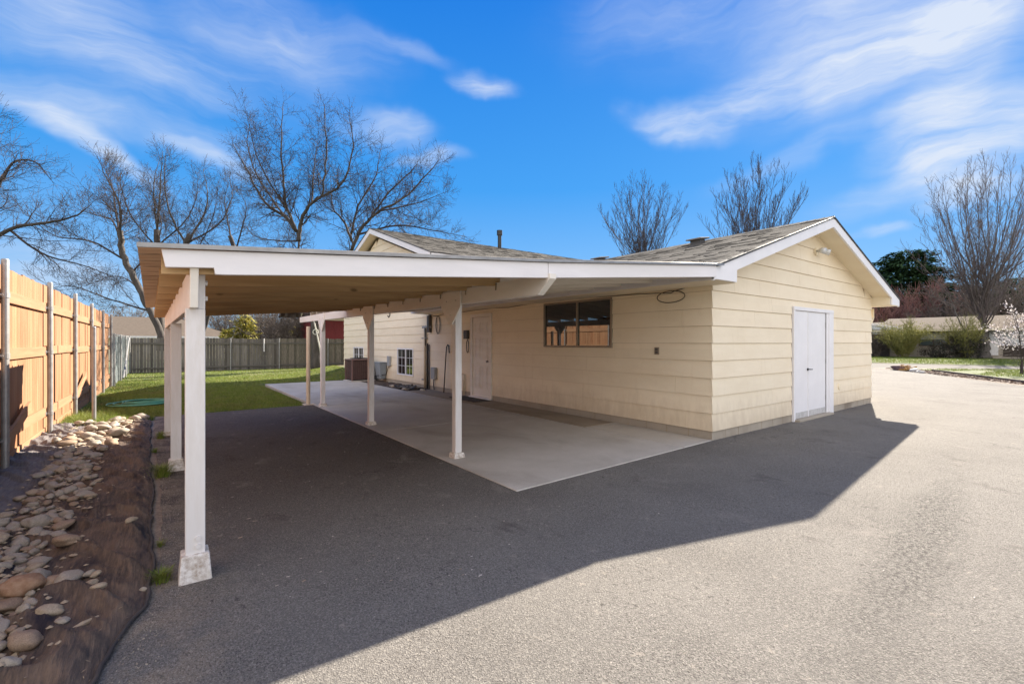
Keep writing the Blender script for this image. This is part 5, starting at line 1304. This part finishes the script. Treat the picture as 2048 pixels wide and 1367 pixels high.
#        L1  S1   L2   S2   L3   S3  trop ang rmin
PA = (1.7,.30,.75,.20,.30,.12,.55,42,.0062)
A_, B_ = None, None
make_tree('large forked bare tree rising over the carport roof at the back of the lawn', (6.84,27.37,-.08), LIMB_A, M['bark'], M['twig'], (2.3,.27,1.0,.17,.36,.10,.22,52,.0050), 1, zc=(8,.86))
make_tree('bare tree with long arching branches at the left edge behind the tall fence', (-5.75,26.8,0), LIMB_B, M['bark'], M['twig'], (2.0,.28,.85,.17,.35,.11,.15,48,.0045), 2)
make_tree('bare leaning tree spreading low and wide behind the far left corner of the fence', (-.08,31.0,0), LIMB_C, M['bark'], M['twig'], (2.3,.32,.95,.17,.36,.11,.35,46,.0056), 3, zc=(6,.88))
make_tree('straight-trunked bare tree just left of the carport roof corner', (-.24,38.8,0), LIMB_D, M['bark'], M['twig'], (2.2,.32,1.0,.21,.38,.125,.3,48,.0058), 4, zc=(9,.84))
make_tree('bare tree behind the carport roof with dense upright branches, second from the forked one', (1.33,37.5,0), LIMB_E, M['bark'], M['twig'], (2.2,.32,1.0,.21,.38,.125,.3,48,.0058), 5, zc=(9,.84))
make_tree('slender bare tree directly left of the large forked tree', (4.1,39.8,0), LIMB_F, M['bark'], M['twig'], (2.2,.32,1.0,.21,.38,.125,.3,48,.0058), 6, zc=(8.5,.84))
make_tree('young bare tree rising behind the two roof vents of the garage', (29.2,22.3,0), LIMB_G[:1]+fan(26,3.6,6.2,8.2,14.2,4.2,71), M['bark'], M['twig'], (1.3,.34,.6,.22,.3,.16,.6,30,.0072), 7)
make_tree('young bare tree with upright reddish-grey branches behind the garage ridge', (35.6,17.0,0), LIMB_H[:1]+fan(34,3.9,5.5,8.0,15.6,4.6,72), M['bark_pale'], M['twig'], (1.3,.34,.6,.22,.3,.16,.7,26,.0072), 8)
make_tree('tall vase-shaped bare maple on the front lawn across the street', (59.6,7.8,0), LIMB_I[:2]+LIMB_I[9:12]+fan(46,6.0,2.3,7.0,18.7,7.0,73,.085,.4), M['bark_pale'], M['twig_pale'], (1.8,.5,.9,.34,.42,.24,.6,30,.0088), 9, name='maple_tree')
# pale strand with a ring, modelled for the sunlit edge of the trunk
rp = MB().tube([(6.45,27.0,3.7),(6.5,26.95,2.9),(6.62,26.9,2.3),(6.8,26.88,1.4),(6.95,26.86,.5)],.035,6)
rp.tube([(6.62+.0+.14*math.cos(t),26.86,2.05+.14*math.sin(t)) for t in np.linspace(0,6.283,20)],.025,6)
tag(rp.build('sunlit_rim', M['trunk_rim'], org=(6.5,27,3.7), smooth=True), 'pale strand with a ring modelled for the sunlit edge of the large forked trunk', 'trunk_rim')
# small blossoming cherry at the right edge
CH = [(.07,[(0,0,-.02),(.02,0,.5),(-.02,0,1.0)]),(.045,[(.12,.05,-.02),(.14,.05,.6),(.2,0,1.1)]),(.03,[(-.02,0,1.0),(-.45,.1,1.3),(-.95,.2,1.75),(-1.25,.3,2.05)]),(.03,[(-.02,0,1.0),(-.3,-.2,1.8),(-.55,-.3,2.5),(-.75,-.3,3.0)]),(.03,[(.2,0,1.1),(.4,.2,1.9),(.5,.3,2.7)]),(.03,[(.2,0,1.0),(.8,.1,1.5),(1.3,0,2.1)]),(.025,[(-.02,0,1.0),(-.5,-.3,1.1),(-1.1,-.4,1.35),(-1.5,-.5,1.6)]),(.02,[(0,0,1.2),(.1,.3,2.2),(.0,.4,2.9)])]
ct = make_tree('small cherry tree with pink white blossom at the right edge of the driveway', (31.5,2.95,0), CH, M['bark'], M['twig'], (.8,.22,.4,.16,.2,.12,.3,45,.005), 10, name='cherry_tree')
crown = [c for c in ct.children if c.name.startswith('crown')][0]
vv = np.array([tuple(v.co) for v in crown.data.vertices]); vv = vv[vv[:,2] > 1.15]; sel = vv[rng.integers(0,len(vv),900)]
q = np.repeat(sel[:,None],4,1); a = rng.normal(size=(900,3)); a /= np.linalg.norm(a,axis=1)[:,None]; b_ = rng.normal(size=(900,3)); b_ -= a*(a*b_).sum(1)[:,None]; b_ /= np.linalg.norm(b_,axis=1)[:,None]
s = rng.uniform(.02,.038,(900,1)); q = q+np.stack([a*s,b_*s,-a*s,-b_*s],1)+rng.normal(0,.03,(900,1,3))
bulk('blossom', (q+np.array(tuple(ct.location))).reshape(-1,3), 4, M['blossom'], parent=ct)
# ------------------------------------------------------------------ foliage bodies
def leaves(ells, n, size, shell=.55, clump=1.0, seed=0, zmin=None):
    """ells: (cx,cy,cz,rx,ry,rz). many small leaf faces in clumps through the volume"""
    r = np.random.default_rng(seed); out = []
    vol = np.array([e[3]*e[4]*e[5] for e in ells])**(2/3); vol = vol/vol.sum()
    for e,w_ in zip(ells,vol):
        m_ = max(20,int(n*w_)); nc = max(12, m_//28)
        d = r.normal(size=(nc,3)); d /= np.linalg.norm(d,axis=1)[:,None]; rad = shell+(1-shell)*r.random((nc,1))**.6
        rad *= (1+.22*np.sin(d[:,:1]*5+e[0])+.16*np.cos(d[:,1:2]*7+e[1]))
        c = d*rad*np.array(e[3:6])
        cs_ = (e[3]*e[4]*e[5])**(1/3)*.17*clump
        k = r.integers(0,nc,m_); p = c[k]+r.normal(size=(m_,3))*cs_*np.array((1,1,.7))+np.array(e[:3])
        a = r.normal(size=(m_,3)); a /= np.linalg.norm(a,axis=1)[:,None]; b = r.normal(size=(m_,3)); b -= a*(a*b).sum(1)[:,None]; b /= np.linalg.norm(b,axis=1)[:,None]
        s_ = r.uniform(.6,1.3,(m_,1))*size
        q = p[:,None]+np.stack([a*s_,b*s_*.6,-a*s_,-b*s_*.6],1); out.append(q.reshape(-1,3))
    v = np.concatenate(out)
    if zmin is not None:
        qv = v.reshape(-1,4,3); qv = qv[qv[:,:,2].min(1) > zmin]; v = qv.reshape(-1,3)
    return v
def bush(name, label, cat, base, ells, n, size, mat, stems=None, group=None, seed=0, **kw):
    t = empty(name, base, label, cat, group)
    E_ = [(base[0]+e[0],base[1]+e[1],base[2]+e[2],*e[3:]) for e in ells]
    bulk('foliage' if stems is None or True else name, leaves(E_,n,size,seed=seed,zmin=base[2]+.02,**kw), 4, mat, parent=t)
    m_ = MB(); rd = random.Random(seed)
    st = stems or 3
    top = max(e[2] for e in ells)
    for i in range(st):
        a = rd.uniform(0,6.28); sp_ = max(e[3] for e in ells)*.5 if st > 1 else 0
        m_.tube([(base[0]+.05*math.cos(a)*st,base[1]+.05*math.sin(a)*st,base[2]-.05),(base[0]+sp_*.4*math.cos(a),base[1]+sp_*.4*math.sin(a),base[2]+top*.5),(base[0]+sp_*math.cos(a),base[1]+sp_*math.sin(a),base[2]+top)],[.05*max(1,top*.25),.03*max(1,top*.25),.012],6)
    m_.build('trunk' if st == 1 else 'stems', M['bark'], t, smooth=True)
    return t
def conifer(label, base, h, r0, n, seed, mat='conifer', rag=1, size=.22):
    t = empty('conifer_tree', base, label, 'tree'); r = np.random.default_rng(seed); out = []
    u = r.random(n); z = h*(.06+.94*(1-np.sqrt(1-u*.985))); prof = np.minimum(1,(1-z/h)*1.5+.05)**.62
    a = r.uniform(0,2*np.pi,n); lob = 1+.18*np.sin(a*5+z*1.2)+.16*np.sin(a*3-z*.7)+.10*rag*r.normal(size=n)
    rr = r0*prof*lob*(.45+.55*np.sqrt(r.random(n)))
    kz = np.round(z/ (h*.045)); rr *= .86+.24*np.sin(kz*2.3+a*2)
    p = np.stack([base[0]+rr*np.cos(a), base[1]+rr*np.sin(a), base[2]+z-.12*rr],1)
    d = np.stack([np.cos(a),np.sin(a),-.25+.3*r.normal(size=n)],1); w_ = np.stack([-np.sin(a),np.cos(a),.4*r.normal(size=n)],1)
    s = (size*r.uniform(.6,1.4,n))[:,None]
    q = np.stack([p-d*s,p+w_*s*.45,p+d*s,p-w_*s*.45],1).reshape(-1,3)
    bulk('foliage', q, 4, M[mat], parent=t)
    MB().tube([(base[0],base[1],base[2]-.1),(base[0],base[1],base[2]+h*.9)],[h*.022,.03],8).build('trunk', M['bark'], t)
    return t
conifer('tall dark green conifer behind the brick house across the street', (89.9,20.1,0), 17.3, 7.0, 60000, 3, size=.26)
conifer('lower dark conifer right of the tall one behind the brick house', (96,13.0,0), 11.2, 6.0, 26000, 4, size=.26)
conifer('broad dark conifer behind the vase-shaped maple', (100.5,9.5,0), 12.4, 6.6, 28000, 5, size=.26)
conifer('low dark conifer at the far right behind the brick house', (98,2.5,0), 10.2, 6.5, 24000, 6, size=.26)
conifer('golden yellow conifer standing behind the back fence', (5.25,43.6,0), 4.25, 1.25, 5200, 7, 'goldconifer', size=.11)
bush('golden_shrub','small golden shrub behind the back fence beside the golden conifer','shrub',(4.0,43.0,0),[(0,0,1.9,.55,.55,.7)],900,.09,M['goldconifer'],seed=5)
bush('golden_shrub','yellow shrub peeking over the back fence left of the forked trunk','shrub',(8.4,41,0),[(0,0,1.9,1.0,.8,.6)],1200,.09,M['goldconifer'],seed=6)
# bare shrubs as twiggy things
def brush(label, base, h, spread, n, seed, mat, name='bare_shrub', group=None, rmin=.008, cat='shrub', th=.02):
    t = empty(name, base, label, cat, group); rd = random.Random(seed); tw = Twigs(); B = Vector(base)
    tk = MB()
    for i in range(n):
        a = rd.uniform(0,6.28); lean = rd.uniform(.05,1)*spread
        d = Vector((math.cos(a)*lean/h, math.sin(a)*lean/h, 1)); L_ = h*rd.uniform(.6,1.05)
        p = B+Vector((math.cos(a),math.sin(a),0))*rd.uniform(0,spread*.25); pts = [p]
        for k in range(6):
            d = (d.normalized()+Vector((rd.gauss(0,.16),rd.gauss(0,.16),rd.gauss(0,.08)))); pts.append(pts[-1]+d.normalized()*L_/6)
        (tk.tube(pts,[th*(1-.1*k) for k in range(7)],4) if i < 6 else tw.seg(pts,[max(rmin,th*.6*(1-k/7)) for k in range(7)],3))
        for k in range(1,7):
            for j in range(5):
                dd = (d.normalized()+Vector((rd.gauss(0,.8),rd.gauss(0,.8),rd.gauss(.2,.6)))).normalized(); l = L_*.20*rd.uniform(.4,1.2)
                m1 = pts[k]+dd*l*.5+Vector((rd.gauss(0,.03),rd.gauss(0,.03),0)); e_ = pts[k]+dd*l+Vector((0,0,l*.15)); tw.seg([pts[k],m1,e_],[rmin,rmin*.8,rmin*.5],3)
                for jj in range(2):
                    d3 = (dd+Vector((rd.gauss(0,.6),rd.gauss(0,.6),rd.gauss(.2,.5)))).normalized(); tw.seg([m1,m1+d3*l*.5],[rmin*.8,rmin*.4],3)
    tk.build('stems', M['bark'], t); bulk('twigs', np.array([tuple(v) for v in tw.q]), 4, mat, parent=t); return t
rd_ = random.Random(21)
bl = [(1.5,66,6.0),(6,66,6.5),(6.6,46,4.5),(8.2,47,4.6),(9.8,46,4.6),(11.2,44,4.2),(7.6,40,3.8),(9.2,38.2,3.6),(9,66,6.4),(-3,66,5.4)]
lbls = ['tangled grey shrub behind the back fence, first from the left','tall grey brush above the tan hip roof beyond the fence','grey leafless brush just right of the golden conifer','tall grey leafless brush above the pale metal roof','dense pale brush between the golden conifer and the red shed','grey brush close beside the dark eave of the red shed','bare bush right behind the back fence below the carport beam','bare upright bush next to the forked trunk behind the fence','high brush in the middle distance behind the golden conifer','low grey brush seen between the left carport posts']
for i,(x,y,h) in enumerate(bl): brush(lbls[i],(x,y,-.1),h,2.2,52,i,M['brush'],group='leafless brush beyond the back fence',rmin=.014)
brush('reddish leafless tree in front of the tall dark conifer',(80.5,15.8,0),8.6,3.6,50,31,M['redtwig'],name='bare_tree',rmin=.03,cat='tree',th=.12)
brush('purplish leafless tree right behind the brick house roof near the garage corner',(76,19,0),6.6,3.6,60,32,M['redtwig'],name='bare_tree',rmin=.028,cat='tree',th=.10)
brush('grey leafless tree behind the brick house between the conifers',(78,12.5,0),7.6,4.8,70,33,M['brush'],name='bare_tree',rmin=.026,cat='tree',th=.10)
brush('grey leafless tree behind the right half of the brick house',(80,6.5,0),9.2,5.0,70,34,M['brush'],name='bare_tree',rmin=.026,cat='tree',th=.10)
brush('leafless rusty tree at the far right beyond the brick house',(80,1,0),9,5,60,35,M['redtwig'],name='bare_tree',rmin=.026,cat='tree',th=.10)
# shrubs in front of the brick house
t = brush('large yellow-green budding shrub in front of the brick house wall',(57.3,13.1,0),3.3,1.9,60,41,M['forsythia'],name='budding_shrub',rmin=.012)
bulk('foliage', leaves([(57.3,13.1,2.3,1.5,1.9,.9)],4200,.055,.3,1.2,1), 4, M['forsythia'], parent=t)
t = brush('sparse brown shrub at the left end of the brick house beside the dark fence',(57.5,15.3,0),2.6,1.1,34,42,M['brush'],rmin=.012)
bush('dark_shrub','low dark purple shrub under the window of the brick house','shrub',(57.6,10.3,0),[(0,0,.6,.9,1.5,.75)],3200,.06,M['darkshrub'],seed=8)
bush('dark_shrub','tall dark green shrub left of the maple trunk','shrub',(57.8,8.6,0),[(0,0,.9,.8,1.3,1.1),(0,.5,1.9,.5,.8,.7)],3600,.06,M['darkshrub'],seed=9)
t = brush('olive twiggy shrub rising above the dark shrubs beside the maple',(57.9,8.9,0),3.4,1.5,40,43,M['forsythia'],rmin=.011,name='budding_shrub')
bush('orange_shrub','small orange tufted plant between the rocks at the tip of the garden bed','plant',(30.6,6.85,0),[(0,0,.16,.28,.28,.18)],500,.035,leaf_mat('orange_leaf',[(.35,.16,.05),(.45,.28,.10),(.25,.20,.06)]),seed=12)
for i,(x,y,s,c,lb) in enumerate(((31.3,7.3,.42,(.10,.055,.05),'dark red brown boulder at the tip of the garden bed'),(30.2,6.45,.26,(.42,.41,.40),'pale rounded rock at the driveway side of the garden bed tip'),(29.6,6.15,.16,(.45,.44,.42),'small pale rock next to the larger pale one at the bed tip'),(29.2,5.95,.15,(.38,.37,.35),'last small pale rock along the driveway edge of the bed'))):
    lump('boulder',(x,y,s*.22),(s,s*.8,s*.5),i*5+2,plain('boulder_stone%d'%i,c,.85),3,.35,label=lb,cat='rock',group='rocks at the tip of the garden bed')
# edging and chips of the bed
eg = MB(); eg.beam((31.3,6.0,.06),(27.8,3.95,.06),.05,.10); eg.beam((27.8,3.95,.06),(24.2,1.9,.06),.05,.10); 
tag(eg.build('garden_edging', plain('dark_edging',(.06,.045,.04),.8), org=(27.8,3.95,0)), 'dark timber edging between the strip of lawn and the stone mulch', 'edging')
n = 5200; tt = rng.random(n); px = 32.3+(22.6-32.3)*tt; py = 8.2+(1.4-8.2)*tt; off = rng.uniform(.05,1.15,n)
px = px+off*.35*1.2; py = py-off*.95*1.0
s = rng.uniform(.02,.055,(n,1)); a = rng.normal(size=(n,3)); a[:,2] *= .4; a /= np.linalg.norm(a,axis=1)[:,None]; b_ = rng.normal(size=(n,3)); b_[:,2] *= .4; b_ -= a*(a*b_).sum(1)[:,None]; b_ /= np.linalg.norm(b_,axis=1)[:,None]
q = np.stack([px,py,rng.uniform(.012,.05,n)],1)[:,None]+np.stack([a*s,b_*s*.6,-a*s,-b_*s*.6],1)
o = bulk('bark_chips', q.reshape(-1,3), 4, leaf_mat('bark_chip',[(.10,.06,.045),(.22,.16,.12),(.38,.33,.28)],.9)); struct(o,'stuff'); o['label'] = 'pale and brown bark chips filling the garden bed edge'
# ------------------------------------------------------------------ neighbouring buildings
nb = empty('brick_house', (60,8,0), 'low tan brick ranch house with a shallow brown roof across the street', 'house')
mb = MB(); mb.box(60,-9,-.1,69,14.8,2.62); mb.build('wall', M['brick'], nb)
mb = MB(); mb.box(60.2,14.8,-.1,69,24,2.4); mb.build('wall', plain('brown_board_wall',(.16,.12,.09),.9), nb)
mb = MB(); mb.prism([(58.9,2.60),(64.6,3.95),(70.2,2.60),(70.2,2.72),(64.6,4.08),(58.9,2.72)],1,-10,16.0); recalc(mb.build('roof', M['farroof'], nb))
mb = MB(); mb.box(58.86,-10,2.53,58.90,16.0,2.70); mb.build('fascia', M['soffit'], nb)
mb = MB(); mb.prism([(59.4,2.46),(64.6,3.60),(70,2.46),(70,2.55),(64.6,3.72),(59.4,2.55)],1,16.02,26); recalc(mb.build('roof', M['farroof'], nb))
# low white boarded gable at the left end
mb = MB()
mb.prism([(12.9,2.28),(24,2.28),(24,3.5),(18.6,3.75),(12.9,2.66)],0,59.05,59.12)
recalc(mb.build('board_gable', pm('white_board',(.62,.62,.60),(.5,.5,.49),3,.7,(1,9,.4)), nb))
MB().beam((59.0,12.6,2.72),(59.0,18.6,3.85),.16,.10).build('rake_board', M['white'], nb)
wn_ = MB().box(59.95,10.3,1.10,60.0,12.5,2.5).build('window', M['brownpaint'], nb)
MB().box(59.93,10.38,1.18,59.948,11.36,2.42).box(59.93,11.44,1.18,59.948,12.42,2.42).build('pane', plain('window_glass_grey',(.10,.13,.14),.15), wn_)
MB().box(59.92,10.4,1.75,59.929,12.4,2.40).build('blind', plain('pale_blind',(.5,.5,.47),.6), wn_)
MB().box(59.90,7.0,.30,59.99,8.05,1.60).build('panel', M['white'], nb)
MB().box(59.92,5.2,1.2,59.99,8.0,2.45).build('panel', pm('white_garage_door',(.66,.66,.68),(.58,.58,.6),4,.6), nb)
MB().box(59.93,3.0,.2,59.99,6.7,1.15).build('carport_opening', plain('dark_opening',(.06,.045,.035),.9), nb)
dk = empty('dark_fence', (58.8,17,0), 'dark brown board fence at the left end of the brick house', 'fence')
mb = MB(); rnd = random.Random(4)
for i in range(26): mb.box(58.8,14.6+i*.15,0,58.83,14.6+i*.15+.14,1.75+rnd.uniform(-.03,.03))
mb.build('boards', pm('dark_boards',(.05,.04,.035),(.085,.07,.06),5,.9,(6,6,.5),island=.2), dk)
th_ = empty('tan_roof_house', (-3,56,0), 'neighbour house with a broad tan hip roof behind the back fence', 'house')
MB().box(-14,52.6,-.1,4.9,61.4,2.1).build('wall', M['soffit'], th_)
mb = MB(); mb.v = [(-15,52,2.0),(5.7,52,2.0),(5.7,62,2.0),(-15,62,2.0),(-10,57,3.9),(.9,57,3.9)]; mb.f = [(0,1,5,4),(1,2,5),(2,3,4,5),(3,0,4),(0,3,2,1)]
mb.build('roof', M['farroof'], th_)
MB().box(-15.02,51.95,1.86,5.72,51.99,2.02).build('fascia', M['white'], th_)
sh = empty('metal_roof_shed', (9.4,54,0), 'low shed with a pale blue metal roof behind the back fence', 'shed')
MB().box(7.4,54,-.1,11.6,57,2.0).build('wall', M['soffit'], sh)
mb = MB(); mb.prism([(7.0,1.9),(12,1.9),(12,2.0),(11.2,2.7),(7.6,2.7),(7.0,2.0)],1,53.6,57.4); recalc(mb.build('roof', M['paleroof'], sh))
rb = empty('red_shed', (11,34,0), 'dark red boarded shed with a cream upper band beyond the back fence', 'shed')
mb = MB()
for i in range(40): mb.box(8.55+i*.2,33.985,-.1,8.55+i*.2+.19,34.02,3.02)
mb.box(8.5,34.02,-.1,16.6,39,3.0); mb.build('red_wall', M['red'], rb)
MB().box(8.5,33.96,3.03,16.6,39,3.75).build('cream_band', M['soffit'], rb)
mb = MB(); mb.prism([(33.0,3.42),(36.5,4.75),(40,3.42),(40,3.56),(36.5,4.9),(33.0,3.56)],0,7.1,17); recalc(mb.build('roof', M['brownpaint'], rb))
MB().prism([(34.1,3.0),(39,3.0),(36.5,4.5)],0,8.4,8.5).build('gable', M['brownpaint'], rb)
ct_ = MB(); ct_.v = [(9.3,40,1.2),(11.3,40,1.3),(10.6,42,1.3),(9.2,42,1.2),(10.1,41,2.35)]; ct_.f = [(0,1,4),(1,2,4),(2,3,4),(3,0,4),(3,2,1,0)]
tag(ct_.build('canopy_tent', M['white'], org=(10,41,0)), 'white peaked canopy top showing over the back fence', 'canopy')
# utility wires
for i,(z,y,lb) in enumerate(((3.85,42,'upper thin pale utility wire crossing above the back fence'),(3.55,42.5,'lower thin utility wire crossing above the back fence'))):
    pts = [(x,y,z+.0006*(x-4)**2) for x in range(-45,46,3)]
    tag(MB().tube(pts,.016,5).build('utility_wire', M['greybox'], org=(0,y,z)), lb, 'wire')
